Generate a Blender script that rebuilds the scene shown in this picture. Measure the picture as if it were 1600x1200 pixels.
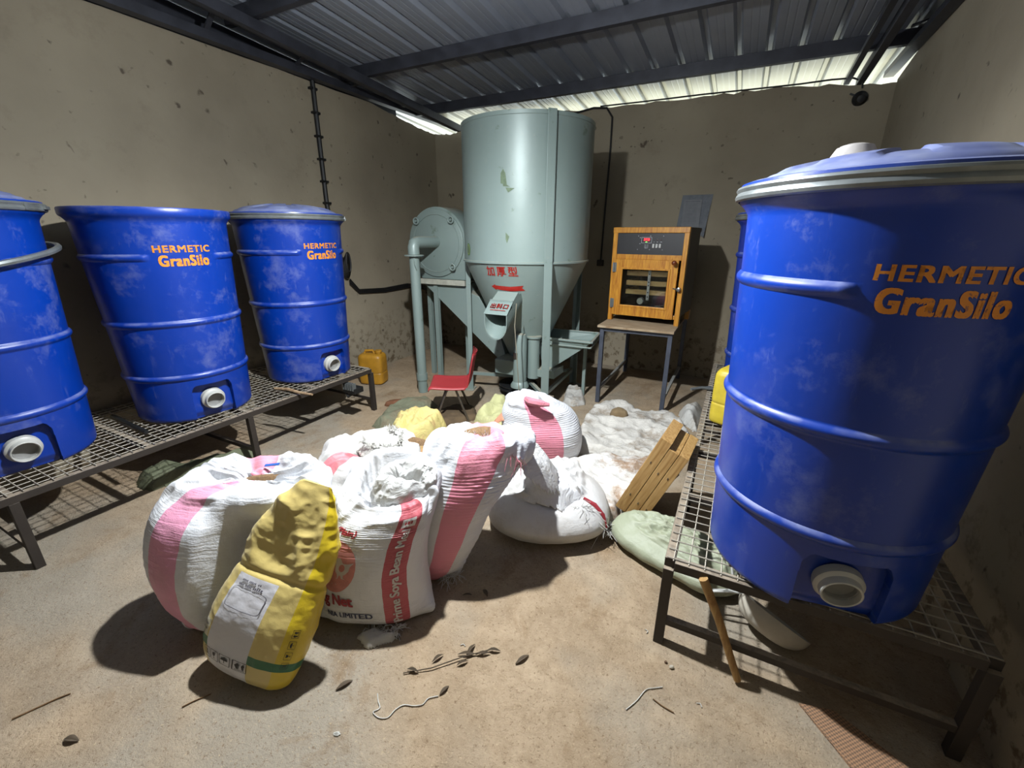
import bpy, bmesh, math, random
import numpy as np
from mathutils import Vector, Matrix
random.seed(7)
PI = math.pi
scene = bpy.context.scene
COL = scene.collection
for o in list(bpy.data.objects):
    bpy.data.objects.remove(o)

# ------------------------------------------------------------------ camera
PITCH, YAW, ROLL, FPX = 0.332122865, 0.472054666, 0.003334575, 674.14
cd = bpy.data.cameras.new('camera'); cam = bpy.data.objects.new('camera', cd); COL.objects.link(cam)
fw = Vector((-math.sin(YAW)*math.cos(PITCH), math.cos(YAW)*math.cos(PITCH), -math.sin(PITCH)))
rt = Vector((math.cos(YAW), math.sin(YAW), 0)); up = rt.cross(fw)
rt2 = rt*math.cos(ROLL)+up*math.sin(ROLL); up2 = up*math.cos(ROLL)-rt*math.sin(ROLL)
m3 = Matrix((rt2, up2, -fw)).transposed()
cam.matrix_world = Matrix.Translation((0, 0, 1.5)) @ m3.to_4x4()
cd.sensor_width = 36; cd.lens = FPX/1600*36; cd.clip_start = 0.02
scene.camera = cam
CR = (math.cos(YAW), math.sin(YAW)); CF = (-math.sin(YAW), math.cos(YAW))

# ------------------------------------------------------------------ light
w = bpy.data.worlds.new('daylight'); scene.world = w; w.use_nodes = True
bg = w.node_tree.nodes['Background']
bg.inputs[0].default_value = (0.86, 0.95, 0.93, 1); bg.inputs[1].default_value = 5.6
sd = bpy.data.lights.new('sun', 'SUN'); sd.energy = 9.0; sd.angle = 0.01; sd.color = (1, 0.96, 0.88)
so = bpy.data.objects.new('sun', sd); COL.objects.link(so); so.rotation_euler = (math.radians(-28), math.radians(10), 0)
BULB = (-1.15, 1.47, 2.42)
ld = bpy.data.lights.new('bulb_light', 'SPOT'); ld.energy = 405; ld.shadow_soft_size = 0.035
ld.spot_size = math.radians(178); ld.spot_blend = 0.75; ld.color = (0.93, 0.97, 1.0)
lo = bpy.data.objects.new('bulb_light', ld); COL.objects.link(lo); lo.location = (BULB[0], BULB[1], BULB[2]-0.03)
ld2 = bpy.data.lights.new('bulb_glow', 'POINT'); ld2.energy = 105; ld2.shadow_soft_size = 0.035; ld2.color = (0.90, 0.96, 1.0)
lo2 = bpy.data.objects.new('bulb_glow', ld2); COL.objects.link(lo2); lo2.location = (BULB[0], BULB[1], BULB[2]-0.03)
vs = scene.view_settings
scene.display_settings.display_device = 'sRGB'
vs.view_transform = 'Standard'; vs.look = 'None'; vs.gamma = 1; vs.use_curve_mapping = False; vs.exposure = 0.1

# ------------------------------------------------------------------ materials
ALB = 0.66
def lin(c, k=None):
    k = ALB if k is None else k
    return tuple(k*((x/255)/12.92 if x/255 <= 0.04045 else ((x/255+0.055)/1.055)**2.4) for x in c)+(1,)
class NT:
    def __init__(s, name, rough=0.6, metal=0.0):
        s.m = bpy.data.materials.new(name); s.m.use_nodes = True; s.t = s.m.node_tree
        s.b = s.t.nodes['Principled BSDF']; s.b.inputs['Roughness'].default_value = rough
        s.b.inputs['Metallic'].default_value = metal; s.tc = s.t.nodes.new('ShaderNodeTexCoord')
    def n(s, ty, props=None, **kw):
        nd = s.t.nodes.new('ShaderNode'+ty)
        for k, v in (props or {}).items(): setattr(nd, k, v)
        for k, v in kw.items():
            k = int(k[1:]) if k[0] == '_' else k.replace('_', ' ')
            s.put(nd.inputs[k], v)
        return nd
    def put(s, sock, v):
        if isinstance(v, bpy.types.NodeSocket): s.t.links.new(v, sock)
        elif isinstance(v, bpy.types.Node): s.t.links.new(v.outputs[0], sock)
        else: sock.default_value = v
    def noise(s, scale, detail=4, rough=0.55, vec=None, dist=0.0):
        return s.n('TexNoise', Vector=vec or s.tc.outputs['Object'], Scale=scale, Detail=detail, Roughness=rough, Distortion=dist).outputs[0]
    def ramp(s, fac, stops, interp='LINEAR'):
        r = s.n('ValToRGB', Fac=fac); cr = r.color_ramp; cr.interpolation = interp
        while len(cr.elements) < len(stops): cr.elements.new(0.5)
        for e, (p, c) in zip(cr.elements, stops):
            e.position = p; e.color = c if isinstance(c, tuple) else (c, c, c, 1)
        return r.outputs[0]
    def mix(s, f, a, b, mode='MIX'):
        nd = s.t.nodes.new('ShaderNodeMix'); nd.data_type = 'RGBA'; nd.blend_type = mode
        s.put(nd.inputs[0], f); s.put(nd.inputs[6], a); s.put(nd.inputs[7], b); return nd.outputs[2]
    def math(s, op, a, b=0.0, c=None):
        nd = s.n('Math', {'operation': op}, _0=a, _1=b)
        if c is not None: s.put(nd.inputs[2], c)
        return nd.outputs[0]
    def col(s, c): s.put(s.b.inputs['Base Color'], c); return s
    def bump(s, h, strength=0.3, dist=0.01):
        prev = s.b.inputs['Normal'].links[0].from_socket if s.b.inputs['Normal'].links else None
        bn = s.n('Bump', Strength=strength, Distance=dist, Height=h)
        if prev: s.t.links.new(prev, bn.inputs['Normal'])
        s.t.links.new(bn.outputs[0], s.b.inputs['Normal']); return s
    def upmask(s, lo=0.75, hi=0.95):
        g = s.n('NewGeometry'); z = s.n('SeparateXYZ', Vector=g.outputs['Normal']).outputs[2]
        return s.n('MapRange', Value=z, From_Min=lo, From_Max=hi).outputs[0]

def simple(name, c, rough=0.6, metal=0.0, var=0.25, scale=14, bump=0.0, c2=None, world=False):
    t = NT(name, rough, metal)
    f = t.noise(scale, 5, vec=None)
    dark = tuple(x*(1-var) for x in lin(c)[:3])+(1,) if c2 is None else lin(c2)
    t.col(t.mix(t.ramp(f, [(0.35, 0.0), (0.65, 1.0)]), dark, lin(c)))
    if bump: t.bump(t.noise(scale*5, 4), bump, 0.004)
    return t.m

def m_wall():
    t = NT('painted_plaster', 0.85)
    base = t.mix(t.ramp(t.noise(1.1, 5), [(0.35, 0.0), (0.7, 1.0)]), lin((158, 146, 124)), lin((180, 168, 144)))
    base = t.mix(t.ramp(t.noise(3.1, 6, 0.7), [(0.58, 0.0), (0.78, 0.55)]), base, lin((136, 122, 102)))
    spots = t.ramp(t.noise(9, 3, 0.6, dist=0.4), [(0.68, 0.0), (0.74, 0.8)])
    base = t.mix(spots, base, lin((78, 64, 50)))
    dv = t.n('VectorMath', {'operation': 'ADD'}, _0=t.tc.outputs['Object'], _1=t.n('VectorMath', {'operation': 'SCALE'}, _0=t.n('TexNoise', Vector=t.tc.outputs['Object'], Scale=30.0).outputs[1], Scale=0.03).outputs[0]).outputs[0]
    vo = t.n('TexVoronoi', Vector=dv, Scale=5.0)
    dots = t.math('MULTIPLY', t.ramp(vo.outputs['Distance'], [(0.05, 0.85), (0.11, 0.0)]), t.ramp(t.noise(1.3, 2), [(0.40, 0.45), (0.55, 1.0)]))
    v2 = t.n('TexVoronoi', Vector=dv, Scale=13.0)
    dots = t.math('MAXIMUM', dots, t.math('MULTIPLY', t.ramp(v2.outputs['Distance'], [(0.06, 0.7), (0.13, 0.0)]), t.ramp(t.noise(1.7, 3), [(0.50, 0.0), (0.62, 1.0)])))
    base = t.mix(dots, base, lin((70, 56, 42)))
    # splashed mud low on the wall
    z = t.n('SeparateXYZ', Vector=t.tc.outputs['Object']).outputs[2]
    low = t.n('MapRange', Value=z, From_Min=0.75, From_Max=0.15).outputs[0]
    mud = t.math('MULTIPLY', low, t.ramp(t.noise(13, 4, 0.65), [(0.52, 0.0), (0.62, 0.8)]))
    base = t.mix(mud, base, lin((96, 76, 48)))
    t.col(base); t.bump(t.noise(40, 6), 0.25, 0.004); t.bump(t.noise(6, 4), 0.25, 0.01); return t.m
def m_floor():
    t = NT('dusty_floor', 0.95)
    sand = t.mix(t.ramp(t.noise(3.5, 6, 0.65), [(0.3, 0.0), (0.72, 1.0)]), lin((170, 146, 116)), lin((216, 191, 158)))
    sand = t.mix(t.ramp(t.noise(16, 6, 0.75), [(0.46, 0.0), (0.66, 0.45)]), sand, lin((152, 126, 94)))
    grey = t.mix(t.noise(7, 5), lin((162, 152, 134)), lin((190, 180, 162)))
    base = t.mix(t.ramp(t.noise(0.75, 4, 0.6, dist=0.3), [(0.47, 0.0), (0.60, 0.85)]), sand, grey)
    base = t.mix(t.ramp(t.noise(2.2, 6, 0.7, dist=0.6), [(0.56, 0.0), (0.70, 0.7)]), base, lin((142, 110, 72)))
    sp = t.ramp(t.noise(70, 5, 0.8), [(0.56, 0.0), (0.64, 0.75)])
    base = t.mix(sp, base, lin((126, 98, 70)))
    sp2 = t.ramp(t.noise(90, 4, 0.8), [(0.58, 0.0), (0.66, 0.7)])
    base = t.mix(sp2, base, lin((222, 198, 160)))
    t.col(base); t.bump(t.noise(110, 5, 0.75), 0.9, 0.008); t.bump(t.noise(32, 5, 0.7), 0.5, 0.012); t.bump(t.noise(9, 5), 0.4, 0.02); return t.m
def m_roof():
    t = NT('galvanised_roof', 0.38, 0.3)
    t.col(t.mix(t.noise(2.5, 5), lin((160, 168, 182)), lin((188, 194, 206)))); t.bump(t.noise(4, 3), 0.05, 0.02); return t.m
def m_drum(name='blue_plastic', top=0.7):
    t = NT(name, 0.36)
    oi = t.n('ObjectInfo'); v = t.n('VectorMath', {'operation': 'ADD'}, _0=t.tc.outputs['Object'], _1=oi.outputs['Location']).outputs[0]
    base = t.mix(t.noise(2, 3, vec=v), lin((0, 48, 146)), lin((0, 62, 172)))
    a = t.ramp(t.noise(5, 7, 0.72, vec=v), [(0.53, 0.0), (0.78, 0.42)])
    st = t.n('Mapping', Vector=v); st.inputs['Scale'].default_value = (1, 1, 0.25)
    b = t.ramp(t.noise(26, 6, 0.75, vec=st.outputs[0]), [(0.60, 0.0), (0.76, 0.22)])
    dust = t.math('MAXIMUM', a, b)
    up = t.math('MULTIPLY', t.upmask(0.15, 0.75), t.ramp(t.noise(9, 4, vec=v), [(0.40, 0.05+0.5*(top > .8)), (0.65, top)]))
    dust = t.math('MAXIMUM', dust, up)
    t.col(t.mix(dust, base, lin((150, 158, 190))))
    t.put(t.b.inputs['Roughness'], t.n('MapRange', Value=dust, To_Min=0.34, To_Max=0.8).outputs[0])
    t.bump(t.noise(9, 3, vec=v), 0.08, 0.01); return t.m
def m_iron(name='dusty_angle_iron', c=(66, 58, 52), d=(176, 160, 138)):
    t = NT(name, 0.6, 0.2)
    base = t.mix(t.noise(14, 5), lin(tuple(x*0.75 for x in c)), lin(c))
    m = t.math('MULTIPLY', t.upmask(0.8, 0.97), t.ramp(t.noise(18, 5, 0.7), [(0.30, 0.25), (0.55, 1.0)]))
    t.col(t.mix(m, base, lin(d))); t.bump(t.noise(60, 4), 0.2, 0.003); return t.m
def m_green():
    t = NT('grey_green_paint', 0.42, 0.1)
    base = t.mix(t.noise(1.6, 4), lin((138, 156, 150)), lin((154, 171, 166)))
    base = t.mix(t.ramp(t.noise(6, 7, 0.72), [(0.63, 0.0), (0.68, 0.7)]), base, lin((104, 122, 104)))
    base = t.mix(t.ramp(t.noise(19, 5, 0.7), [(0.60, 0.0), (0.76, 0.35)]), base, lin((176, 182, 168)))
    m = t.math('MULTIPLY', t.upmask(0.8, 0.97), 0.6)
    t.col(t.mix(m, base, lin((196, 186, 164)))); t.bump(t.noise(5, 3), 0.12, 0.02); return t.m
def m_wood(name, c1, c2, scale=(2, 2, 26), rough=0.45, tilt=0.0):
    t = NT(name, rough)
    mp = t.n('Mapping', Vector=t.tc.outputs['Object']); mp.inputs['Scale'].default_value = scale
    if tilt:
        ro = t.n('Mapping', Vector=t.tc.outputs['Object']); ro.inputs['Rotation'].default_value = (0, tilt, 0); t.put(mp.inputs['Vector'], ro.outputs[0])
    g = t.noise(2.2, 6, 0.6, vec=mp.outputs[0], dist=0.8)
    t.col(t.mix(t.ramp(g, [(0.35, 0.0), (0.62, 1.0)]), lin(c1), lin(c2))); t.bump(g, 0.12, 0.003); return t.m
def m_sack(name, base, stripes=(), dirt=0.25, rib=42, ribs=0.5, extra=None, weave=True, warp=0.012, rough=0.55, crease=0.45):
    """stripes: (u0,u1,colour); woven plastic with fine creases running round the sack"""
    t = NT(name, rough)
    uv = t.tc.outputs['UV']; sep = t.n('SeparateXYZ', Vector=uv); U, V = sep.outputs[0], sep.outputs[1]
    nz = t.noise(9, 4)
    Uw = t.math('ADD', U, t.math('MULTIPLY', t.math('SUBTRACT', nz, 0.5), warp))
    c = lin(base)
    if stripes:
        st = [(0.0, lin(base))]
        for u0, u1, k in sorted(stripes): st += [(u0, lin(k)), (u1, lin(base))]
        c = t.ramp(Uw, st, 'CONSTANT')
    if extra: c = extra(t, c, Uw, V)
    d = t.ramp(t.noise(6, 6, 0.7), [(0.48, 0.0), (0.75, dirt)])
    c = t.mix(d, c, lin((168, 148, 120)))
    t.col(c)
    vv = t.math('ADD', V, t.math('MULTIPLY', t.noise(3.5, 4), 0.10))
    cv = t.n('CombineXYZ', X=t.math('MULTIPLY', U, 5.0), Y=t.math('MULTIPLY', vv, rib*1.3), Z=0.0).outputs[0]
    cr = t.math('MULTIPLY', t.noise(1.0, 3, 0.6, vec=cv), t.ramp(t.noise(4, 3), [(0.38, 0.1), (0.65, 1.0)]))
    if ribs: t.bump(cr, min(1, ribs*1.7), 0.006)
    t.bump(t.noise(14, 6, 0.65), crease, 0.014)
    if weave: t.bump(t.noise(260, 2), 0.10, 0.002)
    t.b.inputs['Sheen Weight'].default_value = 0.1
    return t.m
def m_cloth(name, c1, c2, dirt=0.4, dcol=(158, 136, 106), sc=7):
    t = NT(name, 0.75)
    c = t.mix(t.noise(4, 4), lin(c1), lin(c2))
    c = t.mix(t.ramp(t.noise(sc, 7, 0.72), [(0.50, 0.0), (0.62, dirt)]), c, lin(dcol)); t.col(c)
    t.bump(t.noise(11, 6, 0.65, dist=1.0), 0.8, 0.02); t.bump(t.noise(200, 2), 0.1, 0.002); return t.m
def m_glass():
    t = NT('window_glass', 0.02); t.b.inputs['Transmission Weight'].default_value = 1.0; t.b.inputs['IOR'].default_value = 1.45
    t.b.inputs['Base Color'].default_value = (0.9, 0.93, 0.9, 1); return t.m
def m_emit(name, c, s):
    t = NT(name, 0.5); t.b.inputs['Base Color'].default_value = lin(c); t.b.inputs['Emission Color'].default_value = lin(c, 1)
    t.b.inputs['Emission Strength'].default_value = s; return t.m
# ------------------------------------------------------------------ mesh helpers
def V3(*a): return np.array(a, float)
def unit(v): v = np.asarray(v, float); return v/(np.linalg.norm(v)+1e-12)
class MB:
    def __init__(s): s.v = []; s.f = []; s.k = 0
    def add(s, vs, fs):
        n = len(s.v); s.v += [tuple(map(float, p)) for p in vs]; s.f += [tuple(i+n for i in f) for f in fs]; return s
    def box(s, c, size, X=(1, 0, 0), Y=(0, 1, 0)):
        X = unit(X); Y = unit(Y); Z = np.cross(X, Y); c = np.asarray(c, float); h = np.asarray(size, float)/2
        vs = [c+X*sx*h[0]+Y*sy*h[1]+Z*sz*h[2] for sx in (-1, 1) for sy in (-1, 1) for sz in (-1, 1)]
        return s.add(vs, [(0, 1, 3, 2), (4, 6, 7, 5), (0, 4, 5, 1), (2, 3, 7, 6), (0, 2, 6, 4), (1, 5, 7, 3)])
    def bb(s, a, b):
        a = np.asarray(a, float); b = np.asarray(b, float); return s.box((a+b)/2, np.abs(b-a))
    def bar(s, p, q, w, h, upv=(0, 0, 1)):
        p = np.asarray(p, float); q = np.asarray(q, float); X = unit(q-p); Y = np.cross(upv, X)
        if np.linalg.norm(Y) < 1e-4: Y = np.cross((0, 1, 0), X)
        return s.box((p+q)/2, (np.linalg.norm(q-p), w, h), X, unit(Y))
    def tube(s, pts, r, n=8, closed=False, caps=True):
        P = [np.asarray(p, float) for p in pts]; m = len(P); rs = r if hasattr(r, '__len__') else [r]*m
        T = [unit(P[(i+1) % m]-P[i-1]) if closed else unit(P[min(i+1, m-1)]-P[max(i-1, 0)]) for i in range(m)]
        a = np.cross(T[0], (0, 0, 1)); a = unit(a) if np.linalg.norm(a) > 1e-3 else V3(1, 0, 0)
        vs = []
        for i in range(m):
            a = unit(a-T[i]*np.dot(a, T[i])); b = np.cross(T[i], a)
            vs += [P[i]+rs[i]*(a*math.cos(2*PI*k/n)+b*math.sin(2*PI*k/n)) for k in range(n)]
        fs = []
        for i in range(m if closed else m-1):
            j = (i+1) % m
            fs += [(i*n+k, i*n+(k+1) % n, j*n+(k+1) % n, j*n+k) for k in range(n)]
        if caps and not closed: fs += [tuple(range(n-1, -1, -1)), tuple((m-1)*n+k for k in range(n))]
        return s.add(vs, fs)
    def lathe(s, prof, n=48, o=(0, 0, 0), A=(0, 0, 1), X=(1, 0, 0), fn=None):
        A = unit(A); X = unit(np.asarray(X, float)-A*np.dot(X, A)); Y = np.cross(A, X); o = np.asarray(o, float); vs = []
        for (r, z) in prof:
            for k in range(n):
                t = 2*PI*k/n; rr, zz = fn(r, z, t) if fn else (r, z)
                vs.append(o+A*zz+rr*(X*math.cos(t)+Y*math.sin(t)))
        fs = [(i*n+k, i*n+(k+1) % n, (i+1)*n+(k+1) % n, (i+1)*n+k) for i in range(len(prof)-1) for k in range(n)]
        if prof[0][0] > 1e-6 and s.k == 1: fs.append(tuple(range(n-1, -1, -1)))
        if prof[-1][0] > 1e-6 and s.k == 1: fs.append(tuple((len(prof)-1)*n+k for k in range(n)))
        return s.add(vs, fs)
    def prism(s, poly, o, X, Y, t):
        """poly in the X,Y plane at o, thickness t along X x Y (centred)"""
        X = unit(X); Y = unit(Y); Z = np.cross(X, Y); o = np.asarray(o, float); n = len(poly)
        vs = [o+X*x+Y*y-Z*t/2 for x, y in poly]+[o+X*x+Y*y+Z*t/2 for x, y in poly]
        fs = [tuple(range(n-1, -1, -1)), tuple(range(n, 2*n))]+[(i, (i+1) % n, n+(i+1) % n, n+i) for i in range(n)]
        return s.add(vs, fs)
BASE = {}
def build(M, name, mat, base=(0, 0, 0), parent=None, smooth=35, bevel=0.0, uv=None, weld=False):
    me = bpy.data.meshes.new(name); b = np.asarray(base, float)
    me.from_pydata([tuple(np.asarray(p)-b) for p in M.v], [], M.f)
    if uv is not None:
        l = me.uv_layers.new(name='UVMap')
        fl = [c for f in uv for c in f]
        l.data.foreach_set('uv', np.array(fl, float).ravel())
    bm = bmesh.new(); bm.from_mesh(me)
    if uv is None: bmesh.ops.remove_doubles(bm, verts=bm.verts, dist=1e-5)
    bmesh.ops.recalc_face_normals(bm, faces=bm.faces)
    if bevel:
        es = [e for e in bm.edges if len(e.link_faces) == 2 and e.calc_face_angle(0) > 0.6]
        bmesh.ops.bevel(bm, geom=es, offset=bevel, segments=2, profile=0.5, affect='EDGES', clamp_overlap=True)
    bm.to_mesh(me); bm.free()
    if smooth:
        me.shade_smooth(); me.set_sharp_from_angle(angle=math.radians(smooth))
    me.materials.append(mat)
    o = bpy.data.objects.new(name, me); COL.objects.link(o)
    if parent is not None: o.parent = parent; BASE[o.name] = BASE[parent.name]
    else: o.location = base; BASE[o.name] = tuple(base)
    return o
def part(M, name, mat, parent, **kw): return build(M, name, mat, base=BASE[parent.name], parent=parent, **kw)
def tag(o, label, cat, group=None, kind=None):
    o['label'] = label; o['category'] = cat
    if group: o['group'] = group
    if kind: o['kind'] = kind
    return o
def thing(name, label, cat, base=(0, 0, 0), group=None):
    o = bpy.data.objects.new(name, None); COL.objects.link(o); o.location = base; o.empty_display_size = 0.1
    BASE[o.name] = tuple(base); return tag(o, label, cat, group)
def solo(M, name, mat, label, cat, base, group=None, kind=None, **kw):
    return tag(build(M, name, mat, base=base, **kw), label, cat, group, kind)
def struct(M, name, mat, **kw):
    o = build(M, name, mat, **kw); o['kind'] = 'structure'; return o
def kids(o): return [c for c in bpy.data.objects if c.parent == o]
def copy_tree(o, parent=None):
    c = o.copy(); COL.objects.link(c); c.parent = parent; BASE[c.name] = BASE[o.name]
    for ch in kids(o): copy_tree(ch, c)
    return c

# numpy value noise
RNG = np.random.RandomState(3); PERM = RNG.permutation(512); VAL = RNG.rand(512)
def vnoise(p):
    p = np.asarray(p, float); i = np.floor(p).astype(int); f = p-i; f = f*f*(3-2*f); out = 0
    for dx in (0, 1):
        for dy in (0, 1):
            for dz in (0, 1):
                h = VAL[PERM[(PERM[(PERM[(i[..., 0]+dx) % 512]+i[..., 1]+dy) % 512]+i[..., 2]+dz) % 512]]
                wgt = (f[..., 0] if dx else 1-f[..., 0])*(f[..., 1] if dy else 1-f[..., 1])*(f[..., 2] if dz else 1-f[..., 2])
                out = out+h*wgt
    return out*2-1
def fbm(p, o=4, gain=0.5):
    p = np.asarray(p, float)
    a = 1; s = 0; t = 0
    for k in range(o): s = s+a*vnoise(p*2**k+17.3*k); t += a; a *= gain
    return s/t
def ridge(p, o=4): 
    p = np.asarray(p, float); a = 1; s = 0; t = 0
    for k in range(o): s = s+a*(1-2*np.abs(vnoise(p*2**k+9.1*k))); t += a; a *= 0.5
    return s/t
def catmull(X, n):
    """X (k,m) -> n samples, parameter by row length"""
    X = np.asarray(X, float); k = len(X)
    L = np.r_[0, np.cumsum(np.sqrt(((X[1:, :4]-X[:-1, :4])**2).sum(1))+1e-4)]
    ts = np.linspace(0, L[-1], n); out = np.zeros((n, X.shape[1]))
    for j, t in enumerate(ts):
        i = min(max(np.searchsorted(L, t, 'right')-1, 0), k-2); u = (t-L[i])/(L[i+1]-L[i])
        p0, p1, p2, p3 = X[max(i-1, 0)], X[i], X[i+1], X[min(i+2, k-1)]
        out[j] = 0.5*(2*p1+(p2-p0)*u+(2*p0-5*p1+4*p2-p3)*u*u+(3*p1-p0-3*p2+p3)*u**3)
    return out, ts/L[-1]
class GS:
    """closed lofted surface, u around (0=right edge, .75=front, .5=left), v along"""
    def __init__(s, P): s.P = P; s.normals()
    def normals(s):
        P = s.P; du = np.roll(P, -1, 1)-np.roll(P, 1, 1); dv = np.gradient(P, axis=0)
        n = np.cross(du, dv); s.N = n/(np.linalg.norm(n, axis=2, keepdims=True)+1e-9)
        return s
    def push(s, h): s.P = s.P+s.N*h[..., None]; return s.normals()
    def at(s, u, v, off=0.0):
        nv, nu, _ = s.P.shape; x = (u % 1)*nu; y = np.clip(v, 0, 1)*(nv-1)
        i = int(x) % nu; j = min(int(y), nv-2); fx = x-int(x); fy = y-j; i2 = (i+1) % nu
        w = ((1-fx)*(1-fy), fx*(1-fy), (1-fx)*fy, fx*fy); q = ((j, i), (j, i2), (j+1, i), (j+1, i2))
        return sum(a*s.P[b] for a, b in zip(w, q))+off*unit(sum(a*s.N[b] for a, b in zip(w, q)))
    def circ(s, v):
        r = s.P[int(v*(len(s.P)-1))]; return np.linalg.norm(np.roll(r, -1, 0)-r, axis=1).sum()
    def length(s, u):
        c = s.P[:, int((u % 1)*s.P.shape[1])]; return np.linalg.norm(np.diff(c, axis=0), axis=1).sum()
    def mesh(s, caps=True):
        nv, nu, _ = s.P.shape; M = MB(); M.v = [tuple(p) for p in s.P.reshape(-1, 3)]; uv = []
        for j in range(nv-1):
            for i in range(nu):
                k = (i+1) % nu; M.f.append((j*nu+i, j*nu+k, (j+1)*nu+k, (j+1)*nu+i))
                a, b, c, d = i/nu, (i+1)/nu, j/(nv-1), (j+1)/(nv-1); uv.append([(a, c), (b, c), (b, d), (a, d)])
        if caps:
            for j, rev in ((0, True), (nv-1, False)):
                c = len(M.v); M.v.append(tuple(s.P[j].mean(0)))
                for i in range(nu):
                    k = (i+1) % nu; f = (j*nu+i, j*nu+k, c); vv = j/(nv-1)
                    q = [(i/nu, vv), ((i+1)/nu, vv), ((i+.5)/nu, vv)]
                    if rev: f = f[::-1]; q = q[::-1]
                    M.f.append(f); uv.append(q)
        return M, uv
def loft(rings, nu=144, nv=150, side=CR, dep=CF, power=2.4, side3=None, dep3=None):
    """rings: (cx,cy,cz,a,b,tilt)"""
    R, ts = catmull(rings, nv); th = np.arange(nu)/nu*2*PI
    c, s_ = np.cos(th), np.sin(th); e = 2/power
    cx = np.sign(c)*np.abs(c)**e; sx = np.sign(s_)*np.abs(s_)**e
    S = V3(side[0], side[1], 0) if side3 is None else unit(side3); D = V3(dep[0], dep[1], 0) if dep3 is None else unit(dep3)
    a = np.maximum(R[:, 3], 0.004)[:, None]; b = np.maximum(R[:, 4], 0.004)[:, None]
    P = R[:, None, :3]+(a*cx)[..., None]*S+(b*sx)[..., None]*D
    P[..., 2] += R[:, 5:6]*b*sx
    return GS(P), np.repeat(ts[:, None], nu, 1), np.repeat((th/2/PI)[None], nv, 0)
def smooth01(x): x = np.clip(x, 0, 1); return x*x*(3-2*x)
def sackshape(rings, seed, lump=0.014, ribs=0.0035, nrib=26, fold=0.02, fold_v=0.72, floor=0.004, ears=(), **kw):
    g, vv, uu = loft(rings, **kw); P = g.P
    for u0, amt in ears:   # the sewn corners stick out at the foot
        du = np.abs((uu-u0+.5) % 1-.5); k = amt*np.exp(-(du/.045)**2)*np.exp(-(vv/.085)**2)
        a0 = 2*PI*u0; g.P = g.P+k[..., None]*V3(CR[0]*math.cos(a0)+CF[0]*math.sin(a0), CR[1]*math.cos(a0)+CF[1]*math.sin(a0), 0)
    P = g.P; g.normals()
    g.push(lump*fbm(P*5+seed, 3))
    m = np.clip(0.5+0.9*fbm(P*4+seed*3, 2), 0, 1)*(1-smooth01((vv-fold_v)/0.08))
    ph = vv*nrib*2*PI+3.0*fbm(P*3+seed, 3)
    g.push(ribs*m*(1-np.abs(np.sin(ph))**0.7*1.6))
    if fold:
        k = smooth01((vv-fold_v)/0.10)*(1-0.6*smooth01((vv-0.97)/0.03))
        q = np.stack([np.cos(uu*2*PI)*2.2, np.sin(uu*2*PI)*2.2, vv*5], -1)
        g.push(fold*k*(ridge(q*1.1+seed, 2)+0.35*fbm(P*9+seed, 2)))
    g.P[..., 2] = np.maximum(g.P[..., 2], floor); g.normals(); return g
def cut_grid(bm, step):
    xs = [v.co.x for v in bm.verts]; ys = [v.co.y for v in bm.verts]
    for lo_, hi, no in ((min(xs), max(xs), (1, 0, 0)), (min(ys), max(ys), (0, 1, 0))):
        x = math.floor(lo_/step)*step+step
        while x < hi:
            bmesh.ops.bisect_plane(bm, geom=bm.verts[:]+bm.edges[:]+bm.faces[:], dist=1e-7, plane_co=Vector(no)*x, plane_no=no); x += step
def text2d(body, size=1.0, bold=0.0, xs=1.0, space=1.0, step=None, shear=0.0):
    """flat letters; bold thickens the strokes by overlaying shifted copies"""
    cu = bpy.data.curves.new('t', 'FONT'); cu.body = body; cu.size = size; cu.space_character = space
    cu.align_x = 'CENTER'; cu.align_y = 'CENTER'; cu.resolution_u = 4; cu.shear = shear
    ob = bpy.data.objects.new('t', cu); COL.objects.link(ob)
    dg = bpy.context.evaluated_depsgraph_get(); dg.update()
    me = bpy.data.meshes.new_from_object(ob.evaluated_get(dg))
    bpy.data.objects.remove(ob); bm = bmesh.new(); bm.from_mesh(me); bpy.data.meshes.remove(me); bpy.data.curves.remove(cu)
    for v in bm.verts: v.co.x *= xs; v.co.z = 0
    bmesh.ops.remove_doubles(bm, verts=bm.verts, dist=1e-6)
    if step: cut_grid(bm, step)
    bm.verts.index_update(); r = ([(v.co.x, v.co.y) for v in bm.verts], [tuple(v.index for v in f.verts) for f in bm.faces]); bm.free()
    if bold:
        V, F = [], []
        for dx, dy in ((-1, -.6), (1, -.6), (-1, .6), (1, .6), (0, 0)):
            k = len(V); V += [(x+dx*bold, y+dy*bold) for x, y in r[0]]; F += [tuple(i+k for i in f) for f in r[1]]
        r = (V, F)
    return r
def tinyprint(n, h):
    """print too small to read: a row of n little strokes of height h"""
    V, F = [], []; w = h*.55; x = -n*w*.5
    for i in range(n):
        if i % 6 != 5:
            k = len(V); hh = h*(.5 if i % 3 else .38); V += [(x, -h*.35), (x+w*.7, -h*.35), (x+w*.7, hh), (x, hh)]; F.append((k, k+1, k+2, k+3))
        x += w
    return (V, F)
def poly2d(poly, step=None, hole=None):
    bm = bmesh.new()
    if hole:
        n = len(poly); a = [bm.verts.new((x, y, 0)) for x, y in poly]; b = [bm.verts.new((x, y, 0)) for x, y in hole]
        for i in range(n): bm.faces.new((a[i], a[(i+1) % n], b[(i+1) % n], b[i]))
    else: bm.faces.new([bm.verts.new((x, y, 0)) for x, y in poly])
    bmesh.ops.triangulate(bm, faces=bm.faces)
    if step: cut_grid(bm, step)
    bm.verts.index_update(); r = ([(v.co.x, v.co.y) for v in bm.verts], [tuple(v.index for v in f.verts) for f in bm.faces]); bm.free(); return r
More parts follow.
